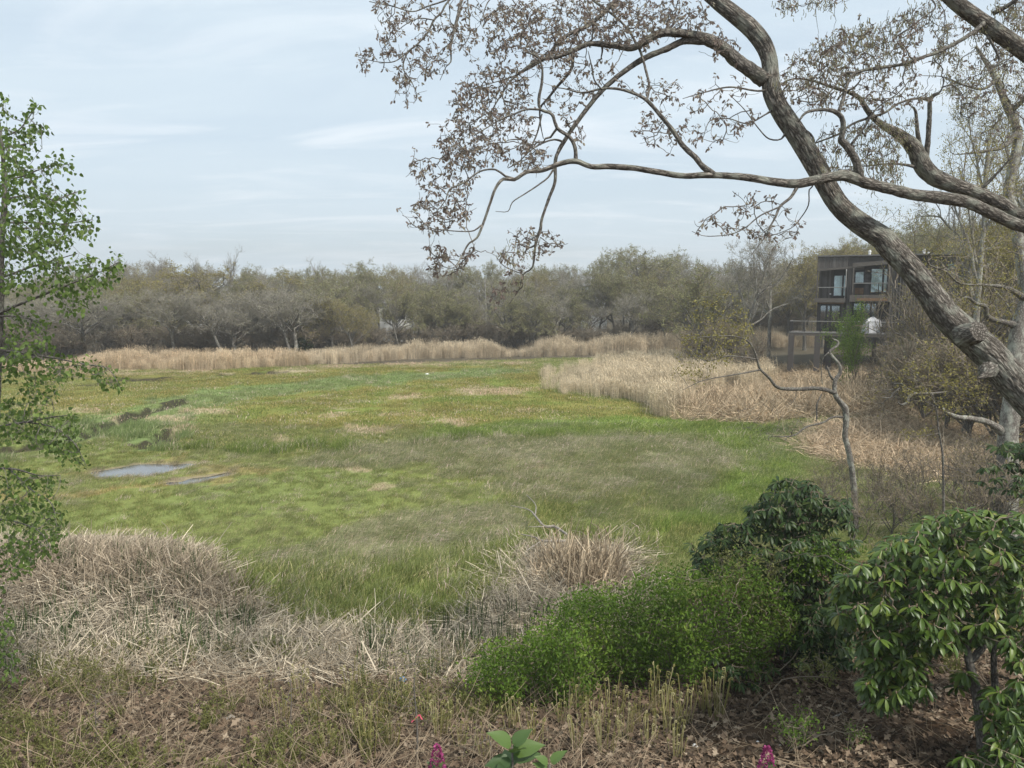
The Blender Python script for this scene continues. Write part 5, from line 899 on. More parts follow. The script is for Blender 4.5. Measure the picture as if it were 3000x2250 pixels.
tw.build('twigs', M['twig_brown'], rt)['kind'] = 'stuff'; lf.build('buds', M['budyellow'], rt)['kind'] = 'stuff'
# --- crooked little tree
Yc = 20.5; zc0 = float(gz((2502-1500)/FPX*Yc, Yc)); pyb = float(proj((2505-1500)/FPX*Yc, Yc, zc0-.2)[1]); b0 = P(2505, pyb, Yc)
ck = thing('crooked_tree', (b0[0], b0[1], zc0), 'small crooked grey tree twisting up in front of the tangled reeds', 'tree'); sk4 = Skel(); ff = .3165
CT = [(W_([(2506, pyb, 60*ff)], 1)+W_(CF([(640,1580,56),(620,1350,52),(590,1180,54),(555,1040,50),(565,900,54),(560,790,58),(510,720,50),(460,640,44),(465,520,36),(510,450,32),(500,370,28),(430,290,25),(415,250,24),(480,200,24),(490,160,18),(430,130,8)]), ff), Yc, Yc), (W_(CF([(445,510,24),(410,460,20),(395,400,14)]), ff), Yc, Yc-.1), (W_(CF([(405,260,14),(350,320,10),(335,420,8),(345,560,6)]), ff), Yc, Yc+.2),
      (W_(C4([(990,1220,32),(930,1200,28),(860,1190,26),(700,1195,24),(610,1180,20),(560,1120,18),(500,1060,16),(470,960,13),(430,890,12),(370,860,10),(280,850,8),(100,860,5),(0,880,3)]), f1), Yc, Yc-1), (W_(C4([(480,1000,10),(300,980),(150,1010),(30,930,4)]), f1), Yc-.5, Yc-1), (W_(C4([(500,1070,12),(400,1090),(280,1110),(130,1140),(0,1200,4)]), f1), Yc-.5, Yc-1.5),
      (W_(CF([(540,860,20),(440,860,18),(350,910,17),(200,950,15),(100,1020,13),(0,1040,11)])+C4([(560,1500,6),(560,1530,4)]), ff*1.1), Yc, Yc-.8), (W_(CF([(290,900,8),(300,760),(340,640,6)]), ff), Yc-.3, Yc-.2), (W_(C4([(870,1390,10),(870,1290),(900,1230,6)]), f1), Yc-.2, Yc)]
for k_, (pts, y0, y1) in enumerate(CT): limb(ck, sk4, pts, y0, y1, name='trunk' if k_ == 0 else 'branch', mat='bark_grey' if k_ < 3 else 'bark_limb', sides=16 if k_ == 0 else 8, disp=rough, step=.06)
tw, lf = MB(), MB()
for poly, n_, yl in ((C4([(0,830),(100,600),(300,540),(420,700),(470,950),(300,1000),(100,1180),(-60,1120)]), 200, 1), (C4([(350,1300),(850,1250),(900,1350),(700,1530),(450,1560),(380,1450)]), 110, 0)):
    t_ = targets(poly, n_, Yc-1.6, Yc+.4); sk4.attach(t_[:n_//5], tw, .012, .005, K=7, bow=.22); d = sk4.attach(t_, tw, .006, .003, K=6, bow=.25)
    if yl: cluster(lf, t_, d, 6, .07, down=-.1, off=.06)
tw.build('twigs', M['twig'], ck)['kind'] = 'stuff'; lf.build('buds', M['budyellow'], ck)['kind'] = 'stuff'
# thin sapling right of the crooked tree
Ys = 18.5; zs = float(gz((2765-1500)/FPX*Ys, Ys)); pyb = float(proj((2765-1500)/FPX*Ys, Ys, zs-.1)[1]); b0 = P(2765, pyb, Ys); sp2 = thing('budding_sapling', (b0[0], b0[1], zs), 'thin sapling with yellow green buds standing on the flat tan reeds', 'tree'); sk5 = Skel()
for k_, pts in enumerate([W_([(2766, pyb, 8)], 1)+W_(CF([(1465,1420,22),(1455,1180,20),(1425,1000,18),(1410,850,14),(1385,720,12),(1360,640,8)]), ff), W_(CF([(1385,700,9),(1280,570,8),(1200,490,7),(1060,410,4)]), ff), W_(CF([(1390,730,9),(1500,660,7),(1600,560,5),(1700,470,3)]), ff), W_(CF([(1410,900,8),(1500,810,7),(1650,770,5),(1850,740,3)]), ff), W_(CF([(1425,1010,7),(1300,1030,5),(1150,1040,3)]), ff), W_(CF([(1390,760,7),(1280,710,5),(1180,710,3)]), ff), W_(CF([(1470,1300,9),(1600,1350,7),(1750,1420,4)]), ff)]):
    limb(sp2, sk5, pts, Ys, Ys-(.5 if k_ else 0), name='trunk' if k_ == 0 else 'branch', mat='bark_limb', sides=7, disp=rough, step=.05)
tw, lf = MB(), MB()
for poly, n_ in ((CF([(1060,400),(1350,300),(1750,420),(1950,650),(1900,800),(1500,850),(1150,740),(1000,560)]), 190), (CF([(1050,1000),(1350,960),(1400,1040),(1100,1080)]), 24)):
    t_ = targets(poly, n_, Ys-1.2, Ys+.8); sk5.attach(t_[:n_//5], tw, .008, .004, K=6); d = sk5.attach(t_, tw, .005, .0025, K=5); cluster(lf, t_, d, 6, .055, down=-.1, off=.05)
tw.build('twigs', M['twig_brown'], sp2)['kind'] = 'stuff'; lf.build('buds', M['budyellow'], sp2)['kind'] = 'stuff'
# curled dead branch between them
o = thing('curled_branch', P(2730, 1152, 23), 'curled bare branch hooking left in front of the tangled reeds', 'branch'); sk6 = Skel()
for pts in (CF([(1500,625,14),(1360,640,24),(1200,640,26),(1150,670,26),(1130,720,26),(1080,745,20),(1040,720,10)]), CF([(1190,630,18),(1150,605),(1100,580),(1080,550,12),(1000,550,10)]), CF([(1060,590,11),(1000,640,12),(970,680,12),(840,670,5)]), CF([(1000,600,9),(940,610,7),(870,585,4)])): limb(o, sk6, W_(pts, ff), 23, 22.6, sides=8, step=.05)

# --- poplar at the left edge
Yp = 10.0; zp = float(gz(-6.8, Yp)); pop = thing('green_poplar', (-6.85, Yp, zp), 'slender tree with fresh green heart shaped leaves at the left edge', 'tree'); skp = Skel(); fq = .452
m0 = float(proj(-6.85, Yp, zp-.2)[1]); PB = [([(1500-6.85/Yp*FPX*1.0, m0, 46)]+W_(CL([(-60,1400,60),(-30,700,52)])+CU([(0,1500,46),(10,1100,38),(30,850,32),(20,600,24),(0,400,18),(-40,100,10)]), fq), Yp, Yp)]
for pts, a_, b_ in ((CU([(10,1150,16),(150,1180,12),(300,1250,8),(430,1290,4)]), Yp, Yp-.6), (CU([(20,1000,16),(200,1000,12),(400,1010,8),(600,980,4)]), Yp, Yp-.4), (CU([(30,850,14),(150,830,10),(350,850,7),(500,800,4)]), Yp, Yp-.3), (CU([(20,720,14),(150,700,10),(300,640,7),(470,620,4)]), Yp, Yp+.2), (CU([(10,520,12),(120,500,8),(230,480,4)]), Yp, Yp), (CU([(0,450,12),(120,400,8),(200,300,6),(250,230,3)]), Yp, Yp), (CU([(0,1360,16),(200,1290,10),(500,1200,5)]), Yp, Yp-.5), (CU([(-40,1600,22),(90,1545,18),(300,1460,14),(480,1390,10),(650,1320,6),(780,1250,3)]), Yp-.4, Yp-1.2),
                    (CL([(-60,270,20),(100,290,14),(350,330,12),(560,370,8),(700,400,6),(780,520,3)]), Yp, Yp-.9), (CL([(-60,60,16),(100,60,12),(250,100,8),(300,200,4)]), Yp, Yp-.5), (CL([(-60,790,20),(60,760,14),(200,740,12),(350,710,8),(480,700,4)]), Yp, Yp-.9), (CL([(150,740,10),(350,780,9),(480,880,7),(560,1030,3)]), Yp-.4, Yp-1), (CL([(-60,1040,16),(100,1050,12),(250,1090,8),(390,1090,4)]), Yp, Yp-1), (CL([(50,1040,12),(200,1180,9),(330,1270,7),(370,1420,4)]), Yp-.3, Yp-1.1), (CL([(-60,1370,14),(100,1390,10),(250,1450,6),(330,1560,3)]), Yp, Yp-1), (CN([(-60,860,8),(60,870,4)]), Yp, Yp-.6)):
    PB.append((W_(pts, fq), a_, b_))
for k_, (pts, a_, b_) in enumerate(PB): limb(pop, skp, pts, a_, b_, name='trunk' if k_ == 0 else 'branch', mat='bark_limb', sides=14 if k_ == 0 else 7, disp=rough, step=.05)
tw, lf = MB(), MB()
for poly, n_ in ((CU([(0,160),(40,200),(60,400),(100,420),(150,260),(220,220),(280,240),(200,330),(350,370),(340,400),(190,430),(240,540),(160,560),(160,600),(220,660),(420,550),(490,650),(330,690),(350,760),(300,830),(510,790),(515,890),(420,980),(620,950),(635,1020),(560,1100),(400,1140),(360,1180),(470,1280),(0,1300)]), 500),
                 (CU([(0,1290),(440,1260),(580,1230),(800,1230),(810,1290),(700,1400),(580,1560),(450,1620),(300,1480),(0,1430)]), 210), (CL([(0,0),(200,30),(320,120),(300,250),(440,330),(740,380),(800,500),(770,550),(600,440),(440,470),(340,480),(370,560),(300,640),(180,660),(100,500),(0,450)]), 260),
                 (CL([(0,570),(90,600),(110,680),(480,690),(500,800),(500,900),(570,1040),(500,1030),(420,980),(250,900),(130,860),(0,880)]), 190), (CL([(0,1000),(120,1050),(260,1100),(400,1080),(400,1130),(330,1180),(400,1290),(400,1480),(330,1640),(200,1560),(130,1400),(0,1440)]), 200), (CN([(0,300),(300,370),(200,450),(140,560),(80,580),(0,480)]), 90), (CN([(0,600),(30,600),(10,700),(90,870),(60,900),(120,1160),(60,1150),(0,1000)]), 60)):
    t_ = targets(poly, n_, Yp-1.2, Yp+1.0); skp.attach(t_[:n_//5], tw, .008, .004, K=6); d = skp.attach(t_, tw, .0035, .002, K=5); cluster(lf, t_, d, 4, .056, tpl=HEART, spread=.7, down=.75, off=.05)
tw.build('twigs', M['twig'], pop)['kind'] = 'stuff'; lf.build('foliage', M['poplar'], pop)['kind'] = 'stuff'

# ------------------------------------------------------------------ foreground bushes
def bush(name, polys, label, base, dens, mat, size, leafn, off, stems=14, tpl=OVAL, spread=1.0, twm='twig_brown'):
    b = np.array([base[0], base[1], float(gz(base[0], base[1]))]); o = thing(name, b, label, 'bush'); s = Skel(); st, lf = MB(), MB(); s.add(b[None]+rng.normal(0, .25, (stems, 3))*np.array([1.8, .6, 0]), .014)
    alls = np.vstack([targets(p, n_, y0, y1) for p, n_, y0, y1 in polys]); sel = rng.random(len(alls)) < .06; s.attach(alls[sel], st, .014, .006, K=9, bow=.12, droop=-.12, sides=5); sel = rng.random(len(alls)) < .25; s.attach(alls[sel], st, .007, .004, K=6)
    nz = (vn(alls[:, 0]*2.3+alls[:, 1], alls[:, 2]*2.6+7, 3) > .27) ; alls = alls[nz]; far_ = rng.random(len(alls)) < .12; alls[far_] += rng.normal(0, .13, (far_.sum(), 3))+np.array([0, 0, .06])
    d = s.attach(alls, st, .004, .002, K=4); nk = len(alls)*leafn; cv = np.repeat(np.clip(vn(alls[:, 0]*3, alls[:, 2]*3+alls[:, 1]*2, 9)*.8+rng.normal(0, .15, len(alls)), 0, 1), leafn)
    pz = np.repeat(alls, leafn, 0)+rng.normal(0, off, (nk, 3)); dz = unit(np.repeat(unit(d+1e-6), leafn, 0)*.6+rv(nk)*spread+np.array([0, 0, -.15])); leaves(lf, pz, dz, rng.uniform(.5, 1.4, nk)*size, tpl, var=np.clip(cv+rng.normal(0, .15, nk), 0, 1)); st.build('stems', M[twm], o); f = lf.build('foliage', M[mat], o); f['kind'] = 'stuff'; return o
bush('green_bush', [(CM([(770,1050),(900,950),(1060,940),(1180,860),(1400,900),(1500,1050),(1420,1250),(1300,1340),(1200,1380),(1080,1320),(980,1290),(860,1260),(740,1180)]), 620, 10.2, 11.6), (CM([(1180,860),(1270,700),(1400,660),(1530,660),(1660,720),(1640,600),(1800,540),(1952,500),(1952,1250),(1700,1250),(1500,1100),(1400,1000)]), 820, 10.8, 12.4),
     (CR([(0,600),(60,560),(130,600),(250,560),(420,620),(560,700),(600,900),(600,980),(450,1000),(420,1230),(200,1000),(130,1130),(0,1200)]), 520, 10.3, 11.6), (CR([(560,620),(760,600),(860,620),(900,540),(800,480),(620,520)]), 120, 11.0, 12)], 'bright green small leaved bush in the middle of the foreground', (2.0, 11.3), 1, 'bush', .052, 22, .085)
bush('weedy_shrub', [(CR([(200,480),(500,500),(560,760),(620,920),(450,900),(260,800),(150,600)]), 240, 10.6, 11.5), (CR([(900,560),(1080,560),(1100,700),(1000,900),(850,900)]), 30, 9.6, 10.4)], 'olive green twiggy shrub mixed in between the two rhododendrons', (3.1, 11.0), 1, 'under', .04, 12, .07)
def rhodo(name, polys, label, base, leafL, mat, trunkpts, ty, partlimit, drop=.75):
    b = np.array([base[0], base[1], float(gz(base[0], base[1]))]); o = thing(name, b, label, 'bush'); s = Skel(); st, lf, bu = MB(), MB(), MB()
    for pts, y0, y1 in trunkpts: limb(o, s, pts, y0, y1, name='stem', mat='bark_limb', sides=10, disp=rough, step=.05)
    s.add(b[None], .02)
    alls = np.vstack([targets(p, n_, y0, y1) for p, n_, y0, y1 in polys]); keep = []
    for i_, t in enumerate(alls):
        if all(np.sum((alls[j]-t)**2) > (leafL*.52)**2 for j in keep): keep.append(i_)
    alls = alls[keep]; s.attach(alls[::7], st, .02, .009, K=8, bow=.15, sides=5); d = s.attach(alls, st, .008, .005, K=6, bow=.2, sides=4)
    pos = []; dr = []; nr = []; sz = []
    for t in alls:
        k = rng.integers(7, 11); ax = unit(np.array([rng.normal(0, .25), rng.normal(-.12, .25), 1])); a0 = rng.uniform(0, 6.28); u_ = unit(np.cross(ax, [1, 0, .1])); v_ = np.cross(ax, u_); dd_ = rng.uniform(.25, 1.0)*drop+.1
        for j in range(k):
            a = a0+j*6.283/k+rng.normal(0, .15); ra = u_*math.cos(a)+v_*math.sin(a); dv = unit(ra-ax*(dd_+rng.normal(0, .22))); pos.append(t+ra*.012); dr.append(dv); nr.append(unit(ax+ra*.7+rng.normal(0, .12, 3))); sz.append(leafL*rng.uniform(.7, 1.15))
        q = np.stack([t-ax*.01, t+ax*.012, t+ax*.03]); tubes(bu, q, np.array([.006, .009, .002]), 5, var=.9)
    pos, dr, nr, sz = map(np.array, (pos, dr, nr, sz)); n_ = len(pos); px_, py_ = proj(pos[:, 0], pos[:, 1], pos[:, 2]); vis = (px_ < 3010) & (py_ < 2260); score = np.where(vis, pos[:, 1]-np.where(vis, 0, 100), 1e3); order = np.argsort(score); part = np.zeros(n_, bool); part[order[:partlimit]] = True
    protos_ = []
    for k in range(6):
        m_ = MB(); v, q = RHODO; m_.add(v*np.array([1, rng.uniform(.85, 1.15), rng.uniform(.6, 1.9)]), q=q, var=.08+.16*k); protos_.append(m_.mesh('leaf', M[mat], smooth=True))
    for i_ in np.where(part)[0]:
        c = bpy.data.objects.new('leaf', protos_[rng.integers(6)]); COL.objects.link(c); c.parent = o; d_ = dr[i_]; s_ = unit(np.cross(nr[i_], d_)); u_ = np.cross(d_, s_); p_ = pos[i_]-b
        c.matrix_local = Matrix([[d_[0]*sz[i_], s_[0]*sz[i_], u_[0]*sz[i_], p_[0]], [d_[1]*sz[i_], s_[1]*sz[i_], u_[1]*sz[i_], p_[1]], [d_[2]*sz[i_], s_[2]*sz[i_], u_[2]*sz[i_], p_[2]], [0, 0, 0, 1]])
    r_ = ~part; leaves(lf, pos[r_], dr[r_], sz[r_], RHODO, nrm=nr[r_]); f = lf.build('foliage', M[mat], o, smooth=True); f['kind'] = 'stuff'; st.build('stems', M['twig_brown'], o)['kind'] = 'stuff'; f = bu.build('flower_buds', M['litter'], o); f['kind'] = 'stuff'; return o
fr_ = .5426
z_ = lambda x, y: float(gz(x, y)); by_ = float(proj(4.55, 7.6, z_(4.55, 7.6)-.1)[1])
rhodo('rhododendron', [(CR([(1090,420),(1200,390),(1400,270),(1600,260),(1843,280),(2000,300),(2000,900),(1700,940),(1500,1000),(1250,1050),(1000,960),(960,900),(800,830),(800,650),(900,600),(1060,500)]), 820, 7.6, 9.3), (CR([(960,950),(1300,1000),(1330,1250),(1100,1320),(1000,1320),(970,1150)]), 190, 7.9, 8.8), (CR([(1620,1250),(1843,1150),(2000,1100),(2000,1800),(1480,1700),(1480,1590),(1650,1560),(1700,1450),(1620,1380)]), 170, 7.2, 8.0), (CR([(1400,1120),(1560,1130),(1500,1240),(1420,1220)]), 5, 7.9, 8.2), (CR([(1750,950),(2000,950),(2000,1150),(1780,1130)]), 24, 7.4, 8.2)],
      'large glossy rhododendron filling the lower right corner', (4.6, 7.7), .142, 'rhodo', [(W_([(2000+1640*fr_, by_, 62*fr_)], 1)+W_(CR([(1600,1350,58),(1570,1180,50),(1545,1080,44),(1530,1000,30),(1450,900,18)]), fr_), 7.7, 8.2), (W_(CR([(1550,1085,38),(1640,990,34),(1720,920,26),(1800,800,14)]), fr_), 8.0, 8.4), (W_(CR([(1690,1300,40),(1680,1100,34),(1690,1000,26),(1760,850,12)]), fr_), 8.2, 8.4)], 8, 300)
rhodo('rhododendron', [(CR([(520,90),(680,100),(760,180),(900,200),(910,280),(960,400),(850,330),(760,400),(640,430),(480,430),(330,360),(350,280),(420,180)]), 260, 11.6, 13.0), (CR([(40,450),(200,330),(330,330),(420,450),(640,500),(760,700),(870,800),(860,950),(700,1000),(560,1050),(480,800),(250,560),(140,640),(80,620)]), 380, 11.4, 12.6), (CR([(560,420),(760,420),(930,420),(900,600),(870,800),(900,1000),(880,1120),(700,1180),(560,1080),(640,900),(560,700),(480,560)]), 330, 11.0, 12.2), (CR([(140,1060),(300,1080),(500,1080),(480,1180),(360,1240),(240,1200),(170,1140)]), 18, 10.2, 10.7), (CR([(700,780),(900,820),(950,950),(900,1100),(650,1100),(640,950)]), 90, 10.3, 11.2)],
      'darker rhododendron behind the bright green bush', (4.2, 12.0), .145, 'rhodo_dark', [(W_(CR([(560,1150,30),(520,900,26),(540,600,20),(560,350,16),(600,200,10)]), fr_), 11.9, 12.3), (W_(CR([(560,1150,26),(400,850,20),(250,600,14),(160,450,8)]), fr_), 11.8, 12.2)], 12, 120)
rhodo('rhododendron', [(C4([(1990,1570),(2080,1540),(2212,1540),(2300,1500),(2300,1659)]), 60, 13.6, 14.8), (CR([(1560,60),(1700,0),(2000,0),(2000,220),(1750,180),(1600,130)]), 50, 13.4, 14.6)], 'small rhododendron at the foot of the lichen grey trunk', (8.9, 14.0), .15, 'rhodo_dark', [], 14, 0)
bush('yellow_sprout', [(CR([(620,1060),(760,1060),(830,1110),(780,1200),(660,1210),(600,1150)]), 40, 9.5, 10.2)], 'small yellow green leafy sprout under the rhododendrons', (3.0, 9.9), 1, 'under', .055, 7, .05, stems=3)
bush('ground_weed', [(CR([(480,1380),(700,1360),(720,1480),(600,1520),(500,1460)]), 70, 8.0, 8.8)], 'low patch of green weeds on the bare soil', (2.4, 8.5), 1, 'bush', .035, 7, .05, stems=6); bush('ground_weed', [(CR([(880,1420),(1000,1420),(990,1520),(900,1540)]), 26, 8.0, 8.5)], 'smaller green weed patch nearer the large rhododendron', (3.2, 8.3), 1, 'bush', .03, 7, .04, stems=4)

# ------------------------------------------------------------------ ferns: tight fiddleheads
def fern_proto():
    mb = MB(); n_ = rng.integers(11, 20)
    for j in range(n_):
        a = rng.uniform(0, 6.28); r_ = rng.uniform(.01, .09); h = rng.uniform(.32, .62); ln = rng.uniform(.02, .12); b = np.array([r_*math.cos(a), r_*math.sin(a), -.03]); tip = b+np.array([math.cos(a)*ln, math.sin(a)*ln, h]); dr_ = rng.uniform(0, 6.28); e = np.array([math.cos(dr_), math.sin(dr_), 0]); cr = rng.uniform(.014, .026)
        pts = [b, b+(tip-b)*.35+rng.normal(0, .006, 3), b+(tip-b)*.7+rng.normal(0, .006, 3), tip]; ct = tip+e*cr
        for k in range(1, 8): th = math.pi-k*.95; q = cr*(1-k*.09); pts.append(ct+e*math.cos(th)*q+np.array([0, 0, math.sin(th)*q]))
        p_, r2 = catmull(pts, [.0065, .0055, .005, .0055]+[.006]*7, .03); tubes(mb, p_, r2, 4, var=np.array([rng.uniform(.2, 1)]), cap=False)
    return mb.mesh('fern', M['fern'])
fp = [fern_proto() for _ in range(6)]
spots = []
for px, py in [(780,2080),(830,2120),(880,2060),(930,2130),(1010,2110),(1060,2170),(1110,2120),(1150,2200),(1180,2090),(1250,2120),(1290,2170),(1330,2110),(1350,2200),(1080,2230),(960,2220),(1030,2040),(1420,2230),(1500,2150),(1560,2200),(1700,2100),(1740,2150),(1790,2110),(1830,2180),(1770,2220),(1870,2130),(1930,2100),(1960,2170),(2010,2120),(1900,2200),(1690,2200),(2060,2090),(2100,2110),(1650,2130),(1480,2060),(1980,2230)]:
    for zz in range(4):
        z0 = 1.0
        for _ in range(6): g = G(px, py, z0); z0 = float(gz(g[0], g[1]))
    spots.append((g[0], g[1], z0, px, py))
for k, (x, y, z, px, py) in enumerate(spots):
    o = bpy.data.objects.new('fern_clump', fp[k % 6]); COL.objects.link(o); o.location = (x, y, z); o.rotation_euler = (0, 0, rng.uniform(0, 6.28)); s = rng.uniform(.8, 1.25)*(.85 if px < 1450 else 1); o.scale = (s, s, s)
    lb = 'clump of fern fiddleheads left of the lilac leaves' if px < 1450 else ('clump of fern fiddleheads below the bright green bush' if px < 1850 else 'clump of fern fiddleheads left of the bare soil')
    tag(o, lb, 'fern', lb.replace('clump', 'clumps', 1))

# ------------------------------------------------------------------ saplings with thin dark stems, pink ribbon, litter pieces
def on_ground(px, py):
    z0 = .6
    for _ in range(8): g = G(px, py, z0); z0 = float(gz(g[0], g[1]))
    return np.array([g[0], g[1], z0])
def sapling(px, py, top, lb, n_=40, w=6):
    b = on_ground(px, py); Yd = b[1]; o = thing('sapling', b, lb, 'sapling'); s = Skel(); t = P(px-6, top, Yd)
    pts, r_ = catmull([b-np.array([0, 0, .1]), b+(t-b)*.35+rng.normal(0, .015, 3), b+(t-b)*.7+rng.normal(0, .02, 3), t], [.010*w/6, .008*w/6, .006*w/6, .002], .04); m_ = MB(); tubes(m_, pts, r_, 6); m_.build('stem', M['twig'], o, smooth=True); s.add(pts[len(pts)//3:], .004)
    h = t[2]-b[2]; tg = b+np.column_stack([rng.normal(0, .26, n_), rng.normal(0, .2, n_), rng.uniform(.35, 1.05, n_)*h]); tw, lf = MB(), MB(); s.attach(tg[:n_//4], tw, .004, .002, K=6, bow=.1, droop=-.05); d = s.attach(tg, tw, .0025, .0015, K=4); cluster(lf, tg, d, 4, .034, off=.03); tw.build('twigs', M['twig'], o)['kind'] = 'stuff'; lf.build('leaves', M['under'], o)['kind'] = 'stuff'; return o, b, t
o, b, t = sapling(1222, 2235, 1925, 'thin dark sapling with a pink ribbon tied round it', 60, 8)
rb = P(1205, 2115, b[1]-.05); rbt = P(1228, 2095, b[1]-.03); mb = MB(); v = []
for k in range(7):
    u = k/6; c = rb+(rbt-rb)*u+np.array([0, -.012*math.sin(u*6), 0]); wv = np.array([.2, .1, .9])*.016*(1-.5*math.sin(u*3)); v += [c-wv, c+wv]
mb.add(v, q=[(2*k, 2*k+1, 2*k+3, 2*k+2) for k in range(6)]); k_ = P(1216, 2104, b[1]); m2 = np.array([(0, 0, 0), (.03, -.02, -.05), (.045, -.02, -.04), (.01, 0, .01)])+rbt; mb.add(m2, q=[(0, 1, 2, 3)])
tag(mb.build('pink_ribbon', M['pink'], origin=tuple(rb)), 'pink ribbon tied to the thin dark sapling', 'ribbon')
for px, py, tp, lb in ((852, 2215, 1950, 'thin sapling left of the fern clumps'), (285, 2200, 2040, 'thin reddish sapling left of the dead sticks'), (1440, 2240, 2120, 'short thin sapling beside the lilac leaves'), (1160, 2040, 1830, 'sparse twiggy sapling over the fallen cattails'), (1985, 2000, 1920, 'leafless sapling at the right end of the green bush')): sapling(px, py, tp, lb, 26, 5)
def stick(pts_list, name, lb, mat='deadwood', lift=.03, cat='branch', ground_=True):
    first = on_ground(*pts_list[0][0][:2]); o = thing(name, first, lb, cat)
    for pts in pts_list:
        w = np.array([on_ground(p[0], p[1]) for p in pts])+np.array([0, 0, lift]); r_ = [p[2]*.5*w[i_, 1]/FPX for i_, p in enumerate(pts)]; pp_, rr_ = catmull(w, r_, .04); m_ = MB(); tubes(m_, pp_, rr_, 8, disp=rough); m_.build('branch', M[mat], o, smooth=True)
stick([CN([(340,1440,18*.5),(290,1400,18*.5),(240,1370,14*.5),(130,1390,6*.5)]), CN([(190,1380,5),(175,1350,4),(110,1330,2)]), CN([(310,1390,4),(290,1350,3),(255,1335,2)]), CN([(440,1440,7),(445,1390,6),(435,1345,4)]), CN([(250,1450,4),(380,1445,6),(450,1455,3)])], 'dead_branch', 'bleached forked dead branch lying at the lower left')
stick([CM([(1290,420,7),(1220,375,9),(1160,370,7),(1110,310,6),(1070,270,4),(970,245,2)]), CM([(1160,375,4),(1070,375,2)]), CM([(1110,300,4),(1110,240,3),(1060,180,2)]), CM([(1290,465,7),(1150,460,7),(1110,440,5),(1030,420,3)]), CM([(1140,465,5),(1090,500,4),(1060,520,3)])], 'fallen_branch', 'pale fallen branch reaching out of the broken cattails', lift=.45)
stick([CR([(1000,1315,8),(900,1360,9),(810,1400,7)])], 'fallen_stick', 'long pale stick lying left of the large rhododendron'); stick([CR([(810,1310,6),(900,1312,5)])], 'fallen_stick', 'short pale stick just above the long one'); stick([CR([(920,1300,5),(1010,1230,4)])], 'fallen_stick', 'pale stick slanting up under the large rhododendron'); stick([CR([(1500,1640,5),(1560,1500,5),(1600,1390,4)])], 'fallen_stick', 'grey stick under the low rhododendron leaves'); stick([CN([(820,1240,6),(950,1262,8),(1130,1250,5)])], 'fallen_stick', 'brown curved branch lying on the dark mud', 'bark_limb')
def chip(name, px, py, r, mat, lb, cat, flat=.35, lift=.02):
    c = on_ground(px, py)+np.array([0, 0, lift]); u = np.linspace(0, 2*math.pi, 9)[:-1]; rr_ = r*(1+.3*rng.normal(0, 1, 8).clip(-1, 1)); v = [c+np.array([math.cos(a)*q, math.sin(a)*q*.8, 0]) for a, q in zip(u, rr_)]+[c+np.array([math.cos(a)*q*.5, math.sin(a)*q*.4, r*flat]) for a, q in zip(u, rr_)]+[c+np.array([0, 0, r*flat*1.2])]
    m_ = MB(); m_.add(v, q=[(j, (j+1) % 8, 8+(j+1) % 8, 8+j) for j in range(8)], t=[(8+j, 8+(j+1) % 8, 16) for j in range(8)]); tag(m_.build(name, M[mat], origin=tuple(c), smooth=True), lb, cat)
chip('shell', 2035, 2195, .034, 'shell', 'larger white shell on the ground at the bottom centre right', 'shell', .8, .04); chip('shell', 2282, 2188, .03, 'shell', 'flat white shell on bare soil below the green weeds', 'shell'); chip('shell', 2220, 2177, .018, 'shell', 'tiny white shell left of the flat one', 'shell')
chip('plastic_scrap', 1180, 2002, .075, 'blue', 'crumpled blue plastic scrap on the fallen cattails', 'litter', .6, .06); chip('plastic_scrap', 1250, 983+115, .16, 'white', 'white scrap lying far out on the marsh grass', 'litter', .4, .05)
for k, (px, py, r) in enumerate([(668, 2108, .12), (700, 2116, .10), (735, 2100, .09), (826, 2118, .10), (845, 2128, .07), (885, 2110, .06), (790, 2126, .06), (1008, 2120, .07)]):
    chip('stone', px, py, r, 'rock', 'grey stone half buried on the bank below the dark mud', 'stone', .55, -.01)
    bpy.data.objects['stone' if k == 0 else 'stone.%03d' % k]['group'] = 'stones on the bank below the dark mud'

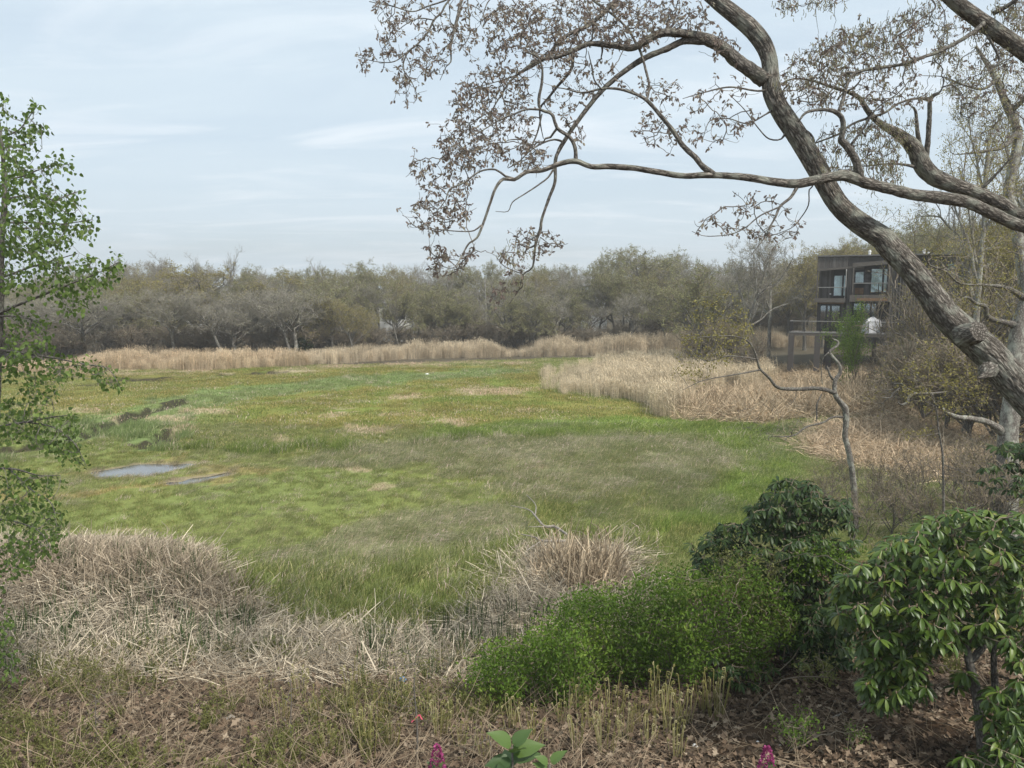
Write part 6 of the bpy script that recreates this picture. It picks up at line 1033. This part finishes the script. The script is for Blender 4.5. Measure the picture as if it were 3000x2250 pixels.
# ------------------------------------------------------------------ lilac tips close below the camera
def lilac(px, top, Yd, lb, nleaf, flower, lsize=.085, tilt=0):
    t = P(px, top, Yd); gx, gy = t[0]+.1, t[1]-.3; b = np.array([gx, gy, float(gz(gx, gy))]); o = thing('lilac', b, lb, 'shrub'); pts, r_ = catmull([b, b+(t-b)*.4+np.array([.05, .03, 0]), b+(t-b)*.8, t], [.014, .011, .006, .004], .05); m_ = MB(); tubes(m_, pts, r_, 8); m_.build('stem', M['bark_limb'], o, smooth=True)
    proto = MB(); xs_ = np.linspace(0, 1, 8); wd = [.02, .36, .42, .40, .33, .23, .11, .01]; v = []; q = []
    for i_, x_ in enumerate(xs_):
        for j_ in (-1, -.5, 0, .5, 1): v.append((x_-.10*abs(j_)*(i_ < 2), wd[i_]*j_*.78, .10*abs(j_)*wd[i_]*2-.16*x_**2+.01*math.sin(x_*20+j_*3)))
    for i_ in range(7):
        for j_ in range(4): a = i_*5+j_; q.append((a, a+1, a+6, a+5))
    me = []
    for vv in (.2, .5, .85): p2 = MB(); p2.add(v, q=q, var=vv); me.append(p2.mesh('leaf', M['lilac_leaf'], smooth=True))
    for j in range(nleaf):
        node = t-np.array([0, 0, .035*(j//2)]); a = rng.uniform(0, 6.28) if j > 1 else (.3+3.1*j); d_ = unit(np.array([math.cos(a), math.sin(a)*.8, rng.uniform(-.2, .7) if j > 2 else .8])); n0 = unit(np.array([rng.normal(0, .3), -.4, 1])); s_ = unit(np.cross(n0, d_)); u_ = np.cross(d_, s_); sz = lsize*rng.uniform(.75, 1.2); p_ = node+d_*.015-b
        c = bpy.data.objects.new('leaf', me[rng.integers(3)]); COL.objects.link(c); c.parent = o; c.matrix_local = Matrix([[d_[k]*sz, s_[k]*sz, u_[k]*sz, p_[k]] for k in range(3)]+[[0, 0, 0, 1]])
    if flower:
        m_ = MB(); n_ = 260; hh = rng.uniform(0, 1, n_); rad = .032*(1-hh)**.8+.005; a = rng.uniform(0, 6.28, n_); p_ = t+np.column_stack([np.cos(a)*rad, np.sin(a)*rad, hh*.13-.02]); dd = unit(np.column_stack([np.cos(a), np.sin(a), rng.uniform(0, .8, n_)])); leaves(m_, p_, dd, rng.uniform(.007, .014, n_), HEART); leaves(m_, p_, unit(dd+rv(n_)*.6), rng.uniform(.006, .012, n_), HEART)
        f = m_.build('flower_head', M['lilac'], o); f['kind'] = 'stuff'
lilac(1500, 2185, 3.1, 'cluster of broad green lilac leaves poking up at the bottom centre', 9, False, .115); lilac(1281, 2250, 3.3, 'magenta lilac bud at the bottom left of the broad leaves', 2, True, .05); lilac(2246, 2256, 3.2, 'magenta lilac bud at the bottom below the bare soil', 1, True, .05); lilac(1610, 2240, 3.0, 'two low lilac leaves right of the broad leaf cluster', 4, False, .07)
for px, py, rr0 in [(600, 1560, .5)]: pass
# things that share a look are told apart by their order from left to right
ORD = ['first', 'second', 'third', 'fourth', 'fifth', 'sixth', 'seventh', 'eighth', 'ninth', 'tenth', 'eleventh', 'twelfth', 'thirteenth', 'fourteenth', 'fifteenth', 'sixteenth', 'seventeenth', 'eighteenth', 'nineteenth', 'twentieth']
by = {}
for o in bpy.data.objects:
    if o.parent is None and 'label' in o and o.get('kind') is None: by.setdefault(o['label'], []).append(o)
for lb, lst in by.items():
    if 1 < len(lst) <= 20:
        lst.sort(key=lambda o: o.location[0]/max(o.location[1], 1))
        for k, o in enumerate(lst):
            nl = (ORD[k] if k < len(lst)-1 or k == 0 else 'last')+' from left of each '+lb if False else lb+', '+(ORD[k] if k < len(lst)-1 or k == 0 else 'last')+' from left'
            if len(nl.replace(',', ' ').split()) <= 16: o['label'] = nl
print('top objects', sum(1 for o in bpy.data.objects if o.parent is None), 'tris', sum(len(m.loops)-2*len(m.polygons) for m in bpy.data.meshes))
